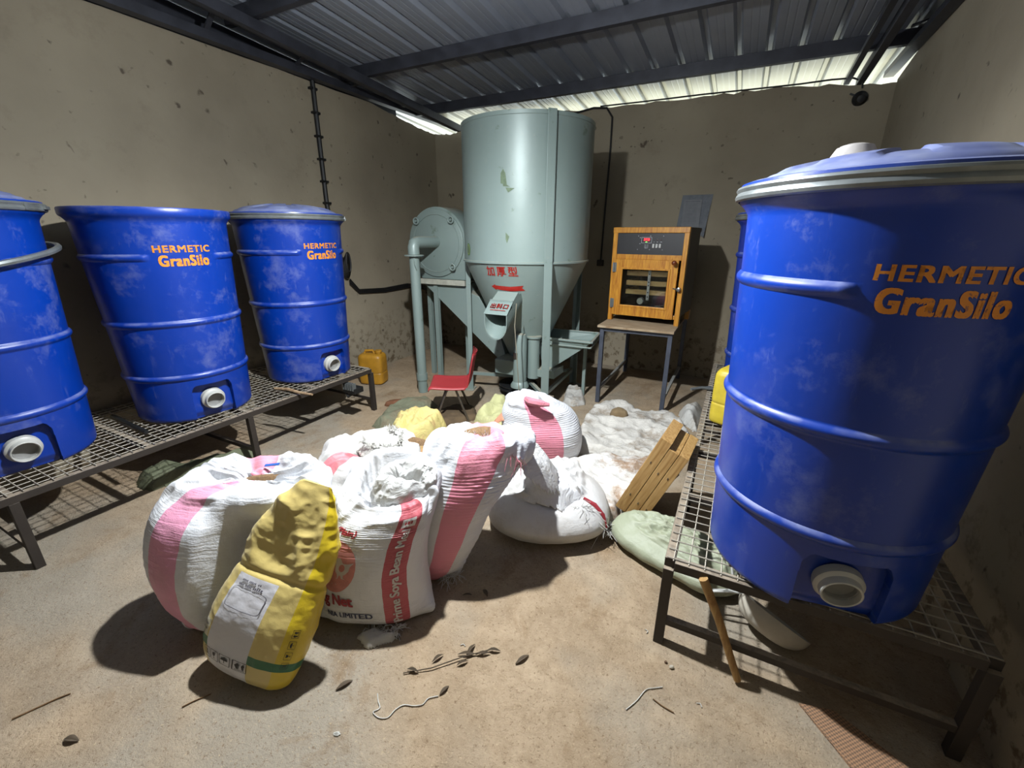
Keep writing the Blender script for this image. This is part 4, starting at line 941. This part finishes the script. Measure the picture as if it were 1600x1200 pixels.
# open sack behind the soya bag
SM4 = m_sack('white_open_sack', (230, 228, 222), [(.585, .665, (228, 134, 142))], .25, 40, .35)
t, g = mk_sack('S4', 'feed_sack', 'open white sack at back left, shaggy rolled mouth, behind red-lettered sack', SM4, 19, nrib=20, lump=.016, ribs=.0022, fold=.03, fold_v=.62, nv=170, nu=180)
g3 = cloth([(-1.66, 1.43), (-1.50, 1.36), (-1.34, 1.42), (-1.32, 1.56), (-1.50, 1.64), (-1.66, 1.58)], .07, 41, .011, .07, 5, base=lambda X, Y: .425+0*X); p = part(g3, 'rolled_mouth', m_cloth('shaggy_cloth', (226, 222, 212), (238, 236, 230), .3), t, smooth=70)
fray(t, [(-1.62, 1.44, .48), (-1.50, 1.42, .50), (-1.38, 1.45, .50), (-1.42, 1.55, .53), (-1.55, 1.58, .52)], 420, .035, THREAD, 25, down=-.1)
bran(t, (-1.40, 1.60, .455), .08, .04, .03, seed=6)

# ------------------------------------------------------------------ yellow paper bag at the very front
YP, YB_, YW = (222, 198, 120), (230, 200, 36), (228, 226, 230)
def yext(tt, c, U, V):
    inpan = tt.math('MULTIPLY', tt.math('GREATER_THAN', U, .640), tt.math('LESS_THAN', U, .775))
    pan = tt.math('MULTIPLY', inpan, tt.math('LESS_THAN', V, .50))
    low = tt.math('MULTIPLY', tt.math('GREATER_THAN', V, .155), tt.math('LESS_THAN', V, .195))
    grn = tt.math('MULTIPLY', low, tt.math('SUBTRACT', 1.0, inpan))
    lt_ = tt.math('MULTIPLY', tt.math('MULTIPLY', tt.math('GREATER_THAN', U, .545), tt.math('LESS_THAN', U, .632)), tt.math('MULTIPLY', tt.math('GREATER_THAN', V, .195), tt.math('LESS_THAN', V, .27)))
    c = tt.mix(pan, c, lin(YW)); c = tt.mix(lt_, c, lin((226, 220, 190))); return tt.mix(grn, c, lin((24, 108, 62)))
SM2 = m_sack('yellow_paper_bag', YP, [(.862, 1.0, YB_), (0.0, .30, YB_)], .08, 20, .12, yext, weave=False, warp=.003, rough=.4, crease=.18)
SIDE2 = unit((.96, .22, -.15)); UPA = unit((.14, .51, .85)); D2 = np.cross(UPA, SIDE2); D2 = unit(D2)
yr = [(-1.335, .565, .020, .12, .03, 0), (-1.338, .575, .055, .170, .06, 0), (-1.338, .605, .12, .190, .08, 0), (-1.318, .655, .22, .190, .085, 0), (-1.298, .705, .31, .178, .07, 0), (-1.285, .735, .365, .170, .058, 0), (-1.272, .77, .43, .166, .050, 0), (-1.258, .805, .50, .150, .044, 0), (-1.240, .835, .57, .125, .037, 0), (-1.222, .86, .63, .090, .028, 0), (-1.212, .875, .665, .06, .016, 0)]
g, vv, uu = loft(yr, 200, 190, power=2.5, side3=SIDE2, dep3=D2)
g.push(.008*fbm(g.P*6+3, 3)+.004*ridge(g.P*14+5, 3)*(1-smooth01((vv-.5)/.1)))
k = smooth01((vv-.52)/.08); g.push(k*(.020*(ridge(g.P*7+31, 3)-.3)+.005*ridge(g.P*17, 2))); g.push(-.007*np.exp(-((vv-.525)/.014)**2))
g.P[..., 2] = np.maximum(g.P[..., 2], .004); g.normals()
MM, uv = g.mesh(); t = thing('feed_bag', 'yellow paper bag with white panel leaning at front between two sacks', 'sack', (-1.39, .60, 0), 'feed sacks on the floor')
part(MM, 'bag_body', SM2, t, uv=uv, smooth=70)
GINK = simple('grey_print', (110, 106, 116), .6); BINK = simple('black_print', (44, 42, 40), .6)
def rrect(w_, h, r, n=5): return [(sx*(w_/2-r)+r*math.cos(a0+PI/2*k/n), sy*(h/2-r)+r*math.sin(a0+PI/2*k/n)) for sx, sy, a0 in ((1, 1, 0), (-1, 1, PI/2), (-1, -1, PI), (1, -1, 1.5*PI)) for k in range(n+1)]
M = decal(g, [poly2d(rrect(.100, .070, .014), .012, rrect(.0965, .0665, .0125)), xf(tinyprint(17, .008), 0, .044), xf(tinyprint(14, .008), 0, .058)], .708, .40); p = part(M, 'panel_print', GINK, t, smooth=0); p['label'] = 'grey rounded box printed on white panel'
def picto(kind, s=.026):
    sh = [poly2d(rrect(s, s*1.15, .0015, 1), None, rrect(s*.9, s*1.15-s*.1, .0010, 1))]
    if kind == 'up':
        for x in (-.2, .2): sh += [poly2d([((x-.06)*s, -.3*s), ((x+.06)*s, -.3*s), ((x+.06)*s, .12*s), ((x+.16)*s, .12*s), (x*s, .38*s), ((x-.16)*s, .12*s), ((x-.06)*s, .12*s)])]
        sh += [poly2d([(-.36*s, -.42*s), (.36*s, -.42*s), (.36*s, -.35*s), (-.36*s, -.35*s)])]
    elif kind == 'umb': sh += [poly2d([(-.36*s, .0), (-.25*s, .22*s), (0, .32*s), (.25*s, .22*s), (.36*s, .0)]), poly2d([(-.03*s, -.34*s), (.03*s, -.34*s), (.03*s, 0), (-.03*s, 0)])]
    elif kind == 'hook': sh += [poly2d([(.02*s, .36*s), (.10*s, .36*s), (.10*s, -.05*s), (.02*s, -.25*s), (-.2*s, -.22*s), (-.26*s, .0), (-.18*s, .0), (-.12*s, -.14*s), (0, -.14*s), (.02*s, 0)]), poly2d([(-.3*s, .3*s), (-.24*s, .36*s), (.3*s, -.3*s), (.24*s, -.36*s)])]
    else: sh += [poly2d([(-.2*s, .34*s), (.2*s, .34*s), (.16*s, .06*s), (.04*s, -.04*s), (.04*s, -.26*s), (.18*s, -.34*s), (-.18*s, -.34*s), (-.04*s, -.26*s), (-.04*s, -.04*s), (-.16*s, .06*s)])]
    return sh
sh = []
for i, kd in enumerate(('hook', 'glass', 'umb', 'up')): sh += [xf(q, -.052+.034*i, 0) for q in picto(kd, .030)]
M = decal(g, sh, .706, .135); p = part(M, 'handling_symbols', BINK, t, smooth=0); p['label'] = 'row of boxed handling symbols'
sh = []
for i, kd in enumerate(('hook', 'glass', 'umb', 'up')): sh += [xf(q, .036*i-.054, 0, PI/2*0) for q in picto(kd, .026)]
sh = [xf(q, 0, 0, PI/2) for q in sh]
M = decal(g, sh, .905, .26); p = part(M, 'side_symbols', BINK, t, smooth=0); p['label'] = 'column of boxed symbols on yellow side'
M = decal(g, [xf(tinyprint(18, .008), 0, .012), xf(tinyprint(16, .008), 0, -.004)], .59, .235); part(M, 'side_text', GINK, t, smooth=0)

# ------------------------------------------------------------------ crumpled and flattened bags
def cbag(name, label, cat, P, h, seed, mat, group=None, **kw):
    M = cloth(P, h, seed, **kw); c = np.mean(np.array(P), 0); z = 0
    return solo(M, name, mat, label, cat, (c[0], c[1], 0), group, smooth=70)
G = 'flattened empty sacks'
cbag('empty_sack', 'dirty white flattened sack spread on floor before the incubator table', 'sack', [(-1.0, 3.30), (-.96, 3.70), (-.78, 3.73), (-.56, 3.62), (-.38, 3.72), (-.24, 3.60), (-.13, 3.34), (-.12, 3.0), (-.17, 2.83), (-.30, 2.80), (-.58, 2.73), (-.88, 2.66)], .085, 51, m_cloth('dirty_white_cloth', (222, 217, 206), (240, 236, 228), .7, (148, 128, 102), 5), G, step=.015, freq=4.2, edge=.04, crumple=.85)
cbag('empty_sack', 'cleaner white flattened sack with brown meal stains, under wooden trays', 'sack', [(-.88, 2.44), (-.66, 2.70), (-.40, 2.76), (-.24, 2.80), (-.15, 2.70), (-.27, 2.30), (-.40, 2.13), (-.36, 2.02), (-.47, 1.93), (-.60, 1.99), (-.72, 2.14)], .09, 53, m_cloth('stained_white_cloth', (238, 233, 224), (248, 246, 242), .9, (168, 134, 100), 4.2), G, step=.013, freq=3.6, edge=.04, crumple=.8)
cbag('empty_sack', 'grey-white cloth sack rising against the right rack near its leg', 'sack', [(-.27, 3.68), (-.15, 3.48), (-.10, 3.5), (-.09, 4.0), (-.20, 4.10), (-.30, 3.85)], .10, 55, m_cloth('grey_white_cloth', (214, 212, 204), (232, 230, 224), .4), G, step=.014, freq=4, edge=.08)
cbag('empty_bag', 'crumpled yellow bag with orange print behind the open white sack', 'bag', [(-2.10, 2.10), (-2.28, 2.36), (-2.22, 2.60), (-2.0, 2.62), (-1.76, 2.48), (-1.70, 2.20), (-1.76, 1.98), (-1.95, 1.95)], .24, 57, m_cloth('yellow_orange_cloth', (232, 212, 128), (240, 224, 150), .75, (236, 170, 130), 3), G, step=.013, freq=3.6, edge=.10, crumple=.9)
cbag('empty_bag', 'pale yellow-green crumpled bag on floor right of the red chair', 'bag', [(-1.76, 2.66), (-1.80, 2.98), (-1.80, 3.25), (-1.58, 3.12), (-1.42, 2.85), (-1.36, 2.60), (-1.60, 2.55)], .20, 59, m_cloth('pale_yellow_green_cloth', (210, 210, 150), (222, 220, 164), .25), G, step=.013, freq=3.8, edge=.12, crumple=.8)
cbag('empty_sack', 'crumpled clear and white sack between the yellow bag and center sack', 'sack', [(-1.66, 1.98), (-1.58, 2.26), (-1.42, 2.32), (-1.34, 2.10), (-1.15, 1.85), (-1.22, 1.72), (-1.5, 1.75)], .26, 61, WC, G, step=.014, freq=3.6, edge=.16, crumple=.75)
SM10 = m_sack('green_woven_sack', (170, 176, 148), [], .30, 18, .12)
RINGS['S10'] = [(-.09, 1.86, .008, .25, .09, 0), (-.09, 1.86, .04, .30, .13, 0), (-.09, 1.87, .085, .30, .14, 0), (-.08, 1.89, .13, .26, .11, 0), (-.07, 1.90, .155, .18, .07, 0), (-.07, 1.91, .165, .06, .03, 0)]
t, g = mk_sack('S10', 'feed_sack', 'pale green woven sack lying partly under the right rack', SM10, 23, nrib=10, ribs=.001, lump=.035, fold=.02, fold_v=.45, side=unit((.93, -.36)), dep=unit((.36, .93)), nu=150, nv=110)
fray(t, [(-.37, 1.985, .02), (-.38, 2.0, .03)], 14, .05, simple('green_thread', (40, 130, 90), .7), 31)
OLV = m_cloth('olive_cloth', (98, 104, 80), (124, 128, 98), .2, (80, 72, 54))
cbag('rag', 'long olive green rag on floor under the front edge of left rack', 'rag', [(-3.22, 1.04), (-3.20, 1.22), (-3.06, 1.36), (-2.98, 1.50), (-2.95, 1.66), (-2.86, 1.62), (-2.86, 1.34), (-2.96, 1.16), (-3.02, 1.03), (-3.10, 1.00)], .085, 63, OLV, None, step=.012, freq=4.5, edge=.06, crumple=.7)
cbag('rag', 'olive and grey cloth on floor left of red chair by the pipe', 'rag', [(-2.50, 2.36), (-2.66, 2.66), (-2.62, 2.96), (-2.48, 3.10), (-2.28, 3.0), (-2.22, 2.62), (-2.30, 2.32)], .07, 65, m_cloth('olive_grey_cloth', (126, 130, 102), (150, 150, 124), .4, (150, 112, 84), 4), None, step=.013, freq=4, edge=.08)
cbag('rag', 'grey-white scrap of sacking on floor behind the tied sack', 'rag', [(-1.30, 3.58), (-1.40, 3.95), (-1.30, 4.05), (-1.14, 3.84), (-1.08, 3.66), (-1.18, 3.55)], .055, 67, m_cloth('grey_scrap_cloth', (196, 192, 184), (214, 212, 206), .5), None, step=.010, freq=7, edge=.035, crumple=.9)
cbag('cardboard_scrap', 'torn brown cardboard scrap on floor behind red chair legs', 'cardboard', [(-2.22, 2.62), (-2.20, 3.06), (-1.98, 3.14), (-1.80, 2.92), (-1.92, 2.66)], .03, 69, simple('brown_cardboard', (112, 92, 66), .9, 0, .4, 10), None, step=.014, freq=3, edge=.05)
M = MB(); g, vv, uu = loft([(0, 0, .0, .03, .02, 0), (0, 0, .02, .06, .045, 0), (0, 0, .05, .07, .05, 0), (0, 0, .085, .055, .045, 0), (0, 0, .10, .02, .02, 0)], 40, 24, power=3); g.push(.012*fbm(g.P*18, 3)); g.P = g.P+V3(-.72, 3.38, .035)
MM, uv = g.mesh(); solo(MM, 'stone', simple('sandstone', (164, 140, 104), .95, 0, .3, 12, .4), 'rough tan stone weighing down the white cloth by the table leg', 'stone', (-.72, 3.38, .03), smooth=40)

# ------------------------------------------------------------------ three wooden trays leaning on the rack
TW1 = m_wood('tray_wood', (164, 122, 66), (204, 164, 104), (2.0, 24, 24), .55, math.radians(67))
def tray(label, b, ax, wy, L, W, T):
    """b: near bottom corner; ax: slope direction in XZ, width along +Y"""
    ax = unit(ax); Wd = unit(wy); N = np.cross(Wd, ax); b = V3(*b)
    t = thing('wooden_tray', label, 'tray', tuple(b), 'wooden trays leaning on the rack'); k = .016
    def P(l0, l1, w0, w1, n0, n1): m = MB(); m.box(b+ax*(l0+l1)/2+Wd*(w0+w1)/2+N*(n0+n1)/2, (l1-l0, w1-w0, n1-n0), ax, Wd); return m
    for w0 in (0, W-k): part(P(0, L, w0, w0+k, 0, T), 'side_board', TW1, t, smooth=0, bevel=.0015)
    for l0 in (0, L-k): part(P(l0, l0+k, k, W-k, 0, T), 'end_board', TW1, t, smooth=0, bevel=.0015)
    part(P(k, L-k, k, W-k, .004, .010), 'base_sheet', TRW, t, smooth=0)
    for l0, n0 in ((.12, T*.5), (L-.15, T*.4)):
        m = MB(); m.box(b+ax*l0-Wd*.0012+N*n0, (.012, .004, .003), ax, Wd); part(m, 'staple', STEEL, t, smooth=0)
wy = unit((.08, 1, 0))
ax_ = unit((.39, 0, .92)); N_ = np.cross(wy, ax_); b1 = V3(-.418, 2.085, .082)
TRAYS = (('wooden tray nearest the white cloth, leftmost of three leaning on right rack', b1, ax_, .50, .28, .060), ('middle one of three wooden trays leaning on the right rack', b1+N_*.063-ax_*.02, ax_, .49, .28, .051), ('wooden tray nearest the rack edge, rightmost of three leaning trays', b1+N_*.117-ax_*.025, ax_, .50, .28, .048))
for lab, b, ax, L, W, T in TRAYS: tray(lab, b, ax, wy, L, W, T)

# ------------------------------------------------------------------ under the right rack: scoop, stick
t = thing('feed_scoop', 'white plastic scoop with wire handle on floor under right rack', 'scoop', (.25, 1.60, 0))
M = MB(); nr, nc = 16, 40; O = V3(.318, 1.632, .095); a1 = unit((.78, -.16, -.30)); dpt = unit((-.30, -.52, -.80)); dpt = unit(dpt-a1*np.dot(dpt, a1)); a2 = np.cross(dpt, a1)
for L in (0, 1):
    for i in range(nr):
        ph = PI/2*i/(nr-1)
        for j in range(nc):
            a = 2*PI*j/nc; k = 1-.03*L; q = math.cos(ph)**.7
            p = O+a1*(.125*k*q*math.cos(a)+.02*math.cos(a)*(math.cos(a) > 0)*q)+a2*(.085*k*q*math.sin(a))+dpt*(.085*k*math.sin(ph))
            M.v.append((p[0], p[1], max(p[2], .003+.003*L)))
for L in (0, 1): M.f += [(L*nr*nc+i*nc+j, L*nr*nc+i*nc+(j+1) % nc, L*nr*nc+(i+1)*nc+(j+1) % nc, L*nr*nc+(i+1)*nc+j) for i in range(nr-1) for j in range(nc)]
M.f += [(j, (j+1) % nc, nr*nc+(j+1) % nc, nr*nc+j) for j in range(nc)]
part(M, 'bowl', simple('scoop_plastic', (214, 206, 190), .45, 0, .15, 14), t, smooth=60)
b = O-a1*.125; hz = V3(-.9, -.25, -.18)
M = MB()
for off in (-.018, .018): M.tube([b+a2*off+a1*.01, b+a2*off+hz*.05, b+a2*off*.9+hz*.10, b+a2*off*.6+hz*.125], .0048, 8)
M.tube([b-a2*.018*.6+hz*.125, b-a2*.03+hz*.135-V3(0, 0, .012), b-a2*.035+hz*.12-V3(0, 0, .02)], .0048, 8)
M.tube([b+a2*.01+a1*.01, b+V3(-.035, .03, .02), b+V3(-.045, .06, .055), b+V3(-.03, .08, .08), b+V3(-.005, .085, .085)], .0055, 8)
part(M, 'handle', WHITEP, t)
M = MB(); A0, A1 = V3(.050, 1.372, .372), V3(.212, 1.345, .016)
M.tube([A0, A0*.6+A1*.4+V3(.006, 0, .0), A1], [.016, .0145, .0125], 10)
solo(M, 'stick', m_wood('stick_wood', (150, 108, 56), (196, 158, 98), (14, 14, 2.5), .7), 'wooden stick leaning against the front of right rack', 'stick', tuple(A1), smooth=60)
M = MB(); M.tube([(-.19, 3.34, .408), (-.12, 3.40, .412), (.02, 3.42, .410)], .012, 8)
M.tube([(-.12, 3.40, .412), (-.06, 3.46, .410)], .008, 8)
solo(M, 'metal_rod', GALV, 'grey metal rod sticking out from the edge of right rack', 'rod', (-.1, 3.4, .4))
M = MB(); M.tube([(-2.97, 1.905, .408), (-2.85, 1.925, .414), (-2.72, 1.92, .413), (-2.60, 1.935, .412)], [.010, .013, .011, .008], 8)
solo(M, 'twig', m_wood('twig_wood', (140, 108, 76), (184, 156, 120), (14, 14, 3), .8), 'short dry stick lying on left rack between two drums', 'stick', (-2.8, 1.92, .4))
M = MB(); M.tube([(-3.40, 1.09, .408), (-3.15, 1.075, .412), (-2.93, 1.065, .410)], .012, 8)
solo(M, 'iron_rod', DARKM, 'rusty dark rod lying across left rack beside open drum', 'rod', (-3.1, 1.07, .4))
M = MB(); M.bb((-2.79, 2.37, .255), (-2.66, 2.47, .30)); 
t = thing('terminal_block', 'black electrical block hanging under the far end of left rack', 'electrical block', (-2.72, 2.42, .25))
part(M, 'block', BLACK, t, smooth=0, bevel=.004)
M = MB()
for k in range(5): M.bb((-2.785+.026*k, 2.364, .285), (-2.772+.026*k, 2.40, .345))
part(M, 'terminal', GALV, t, smooth=0)
M = MB(); M.tube([(-2.79, 2.42, .30), (-2.85, 2.45, .35), (-2.82, 2.50, .372)], .01, 8); M.tube([(-2.70, 2.42, .26), (-2.75, 2.38, .22), (-2.80, 2.40, .27)], .012, 8); part(M, 'wire', BLACK, t)

# ------------------------------------------------------------------ on the walls
M = MB(); X = XL
M.tube([(X+.028, 3.215, 2.80), (X+.018, 3.217, 2.3), (X+.018, 3.212, 1.785), (X+.02, 3.24, 1.33), (X+.03, 3.36, 1.22)], .022, 8)
for z in np.arange(1.4, 2.75, .19): M.bb((X, 3.18, z), (X+.044, 3.25, z+.018))
t = thing('wall_cable', 'black cable bundle running down the left wall behind far drum', 'cable', (X+.02, 3.2, 1.2)); part(M, 'conduit', BLACK, t)
M = MB()
for k in range(6):
    M.tube([(X+.05+.008*k, 3.33+.045*math.cos(a)*(1-.08*k), 1.17+.095*math.sin(a)+.012*k) for a in np.linspace(0, 2*PI, 22)[:-1]], .010, 6, closed=True)
p = part(M, 'coil', BLACK, t)
M = MB()
for k in range(3): M.tube([(X+.03, 3.38, 1.05-.02*k), (X+.02, 3.5, .93-.015*k), (X+.015, 3.9, .905-.018*k), (X+.02, 4.3, .92-.02*k), (X+.10, 4.45, .90-.02*k), (X+.5, 4.2, .9-.02*k), (-3.0, 3.95, .98)], .011, 6)
p = part(M, 'horizontal_run', BLACK, t)
t = thing('wall_cable', 'thin black cable dropping down back wall right of the mixer', 'cable', (-1.43, YB-.01, 1.2))
M = MB(); yb = YB-.012; M.tube([(-1.85, yb, 2.735), (-1.62, yb, 2.765), (-1.48, yb, 2.75), (-1.415, yb, 2.66), (-1.412, yb, 2.38), (-1.425, yb, 1.82), (-1.437, yb, 1.22)], .010, 8); part(M, 'cable', BLACK, t)
M = MB(); M.bb((-1.475, YB-.035, 1.17), (-1.40, YB, 1.235)); part(M, 'outlet_box', simple('dark_box', (60, 54, 46), .6), t, smooth=0, bevel=.006)
M = MB(); M.tube([(-1.55, YB-.01, 2.772), (-1.1, YB-.012, 2.765), (-.55, YB-.012, 2.762), (-.1, YB-.012, 2.752), (.22, YB-.012, 2.747), (.45, YB-.012, 2.75), (.60, YB-.012, 2.742), (.665, YB-.014, 2.71), (.675, YB-.02, 2.66)], .007, 6)
solo(M, 'wall_cable', BLACK, 'thin black cable along the top edge of the back wall', 'cable', (-.4, YB-.01, 2.75))
t = thing('lamp_holder', 'black lamp holder high on back wall near the right corner', 'lamp holder', (.675, YB-.02, 2.6))
M = MB(); M.k = 1; M.lathe([(.05, 0), (.055, .012), (.035, .03), (.03, .06), (.026, .075), (.01, .078)], 20, (.675, YB, 2.59), (0, -1, -.25), (1, 0, 0)); M.bar((.60, YB-.01, 2.63), (.66, YB-.02, 2.60), .014, .012); part(M, 'holder', BLACK, t)
# torn grey notice taped to the back wall
t = thing('wall_notice', 'torn grey paper notice taped on back wall above the incubator', 'notice', (-.5, YB-.004, 1.7))
M = MB(); nx, nz = 12, 16
for j in range(nz):
    for i in range(nx):
        u, v = i/(nx-1), j/(nz-1); x0 = -.66+.03*v; x1 = -.375+.03*v; x = x0+(x1-x0)*u; z = 1.53+.36*v
        lift = .035*max(0, u-.75)*4*max(0, .55-v)*2
        M.v.append((x-.02*max(0, u-.75)*(1-v), YB-.005-.004*float(vnoise(V3(x*12, z*12, 3)))**2-lift, z-.10*max(0, u-.7)*max(0, .5-v)*3))
M.f = [(j*nx+i, j*nx+i+1, (j+1)*nx+i+1, (j+1)*nx+i) for j in range(nz-1) for i in range(nx-1)]
p = part(M, 'sheet', m_cloth('grey_paper', (118, 124, 132), (146, 150, 156), .5, (92, 96, 100), 6), t, smooth=60)
M = MB(); M.bb((-.61, YB-.014, 1.575), (-.44, YB-.011, 1.845)); p = part(M, 'print_area', simple('paler_print_area', (148, 150, 154), .8, 0, .1, 30), t, smooth=0)
M = flat([poly2d([(-.07, 0), (.07, 0), (.07, .004), (-.07, .004)])]+[xf(poly2d([(-.065, 0), (.05, 0), (.05, .002), (-.065, .002)]), 0, -.018-.015*k) for k in range(12)], (-.525, YB-.015, 1.825), (1, 0, 0), (0, 0, 1)); part(M, 'print_lines', simple('faint_print', (112, 112, 120), .8), t, smooth=0)

# ------------------------------------------------------------------ litter on the floor
LEAF = simple('dry_leaf', (98, 82, 62), .85, 0, .35, 30)
def leaf(x, y, a, L, w_, label, z=.003):
    M = MB(); n = 9
    for i in range(n):
        s = i/(n-1); ww = w_*math.sin(PI*min(max(s, .02), .98))**.8; z_ = z+.004*math.sin(PI*s)+.002
        for k, q in enumerate((-1, 0, 1)):
            lx = (s-.5)*L; ly = q*ww/2; M.v.append((x+lx*math.cos(a)-ly*math.sin(a), y+lx*math.sin(a)+ly*math.cos(a), z_+(.5*ww*abs(q)*.8 if q else 0)))
    M.f = [(i*3+k, i*3+k+1, (i+1)*3+k+1, (i+1)*3+k) for i in range(n-1) for k in (0, 1)]
    o = solo(M, 'dry_leaf', LEAF, label, 'leaf', (x, y, 0), 'dry leaves on the floor', smooth=70)
    sm = o.modifiers.new('thickness', 'SOLIDIFY'); sm.thickness = .0015
for x, y, a, L, w_, lab in ((-1.016, .702, 1.15, .058, .014, 'brown dry leaf on floor near the yellow bag, in open sand'),
    (-.502, 1.075, 1.1, .062, .014, 'single dark dry leaf right of the leafy twig'),
    (-.693, .847, 1.35, .042, .010, 'small dry leaf at the right tip of white curly thread'),
    (-.985, .935, -.2, .05, .014, 'curled dry leaf beside frayed corner of the red-lettered sack'),
    (-.785, 1.285, -.6, .045, .016, 'broad dry leaf nearest the center sack foot'),
    (-.85, 1.24, .5, .04, .008, 'thin dry leaf just left of a broad one by center sack'),
    (-1.637, .186, .4, .05, .018, 'curled brown leaf at bottom left of the floor')): leaf(x, y, a, L, w_, lab)
t = thing('leafy_twig', 'dry twig with dark leaves on the sand before the sacks', 'twig', (-.72, .97, 0))
tw = [(-.86, .83, .006), (-.78, .89, .01), (-.70, .98, .012), (-.62, 1.06, .008)]
M = MB(); M.tube(tw, .0022, 6); part(M, 'stem', LEAF, t)
for i, (x, y, a, L) in enumerate(((-.85, .85, .2, .05), (-.79, .92, 1.2, .05), (-.72, .985, .5, .07), (-.695, 1.00, 1.5, .06), (-.66, 1.015, .6, .06), (-.63, 1.05, .4, .055), (-.70, .95, .9, .045))):
    M = MB(); n = 7
    for k in range(n):
        s = k/(n-1); ww = .013*math.sin(PI*min(max(s, .02), .98)); zz = .005+.006*math.sin(PI*s)
        for q in (-1, 0, 1): lx, ly = s*L-.01, q*ww/2; M.v.append((x+lx*math.cos(a)-ly*math.sin(a), y+lx*math.sin(a)+ly*math.cos(a), zz+.4*ww*abs(q)))
    M.f = [(k*3+j, k*3+j+1, (k+1)*3+j+1, (k+1)*3+j) for k in range(n-1) for j in (0, 1)]
    part(M, 'leaf', LEAF, t, smooth=70)
def thread(pts, label, r=.0018, mat=None):
    M = MB(); R, _ = catmull([(p[0], p[1], .004, 0, 0, 0) for p in pts], 8*len(pts)); M.tube([tuple(q[:3]) for q in R], r, 6)
    solo(M, 'white_thread' if mat is None else 'straw_twig', mat or THREAD, label, 'thread' if mat is None else 'twig', (pts[0][0], pts[0][1], 0), None, smooth=60)
thread([(-.891, .733), (-.872, .716), (-.85, .70), (-.86, .68), (-.83, .676), (-.805, .69), (-.80, .72), (-.785, .745), (-.755, .757), (-.73, .775), (-.725, .80), (-.70, .822)], 'long curly white thread on sand at the bottom center')
thread([(-.116, 1.072), (-.09, 1.12), (-.07, 1.17), (-.045, 1.19), (-.02, 1.207)], 'short white string on the sand left of the right rack leg')
for x, y, a, lab in ((-.74, 1.02, .9, 'tiny hooked white thread just above the leafy twig'), (.091, 1.202, .4, 'tiny bent white thread right of short white string'), (-.12, 1.42, -.4, 'small white curl of thread left of rack leg'), (-.72, .56, .3, 'tiny white thread near the bottom edge of the floor')):
    c, s = math.cos(a), math.sin(a); thread([(x, y), (x+.012*c, y+.012*s), (x+.014*c+.012*s, y+.014*s-.012*c)], lab, .0015)
TWG = simple('straw', (128, 96, 60), .9, 0, .3, 40)
thread([(-1.889, .126), (-1.868, .175), (-1.847, .222), (-1.83, .25)], 'dry straw twig at the far bottom left of the floor', .0025, TWG)
thread([(-1.44, .40), (-1.426, .429), (-1.40, .47)], 'thin dark twig on floor left of the yellow bag tip', .002, TWG)
thread([(-.042, 1.15), (-.01, 1.14), (.028, 1.135)], 'small brown twig just right of the short white string', .002, TWG)
for x, y, r, lab, c in ((-.002, 1.298, .009, 'small pale pebble near the right rack leg', (206, 196, 176)), (-.024, 1.31, .006, 'tiny brown pebble beside the pale one', (110, 80, 56))):
    M = MB(); g, vv, uu = loft([(x, y, .001, r*.5, r*.4, 0), (x, y, r*.7, r, r*.75, 0), (x, y, r*1.3, r*.5, r*.4, 0)], 16, 10); MM, uv = g.mesh(); solo(MM, 'pebble', simple('pebble', c, .8), lab, 'pebble', (x, y, 0))
M = cloth([(-.930, .575), (-.915, .588), (-.902, .582), (-.908, .572), (-.92, .568)], .002, 71, .002, .02, 8, ragged=.006); solo(M, 'paper_scrap', THREAD, 'crumpled white paper scrap at bottom left of center floor', 'paper', (-.915, .58, 0))
M = cloth([(-2.74, 2.76), (-2.76, 2.86), (-2.66, 2.94), (-2.58, 2.90), (-2.62, 2.80)], .03, 73, .01, .03, 5); solo(M, 'dry_leaf', simple('red_brown_leaf', (140, 92, 62), .8, 0, .3, 10), 'big reddish-brown leaf near the end leg of left rack', 'leaf', (-2.68, 2.85, 0))
M = MB(); M.prism([(.40, 1.36), (.50, 1.385), (.74, 1.25), (.86, 1.05), (.86, .80), (.68, .98), (.56, 1.16)], (0, 0, .004), (1, 0, 0), (0, 1, 0), .006)
def m_mesh():
    t = NT('orange_brown_sacking', .9); ch = t.n('TexChecker', Vector=t.tc.outputs['Object'], Scale=150.0).outputs[1]
    t.col(t.mix(ch, lin((176, 134, 100)), lin((120, 96, 76)))); t.bump(ch, .3, .002); return t.m
solo(M, 'sacking_strip', m_mesh(), 'brown woven sacking strip on floor at bottom right in the shadow', 'sacking', (.6, 1.1, 0), smooth=0)
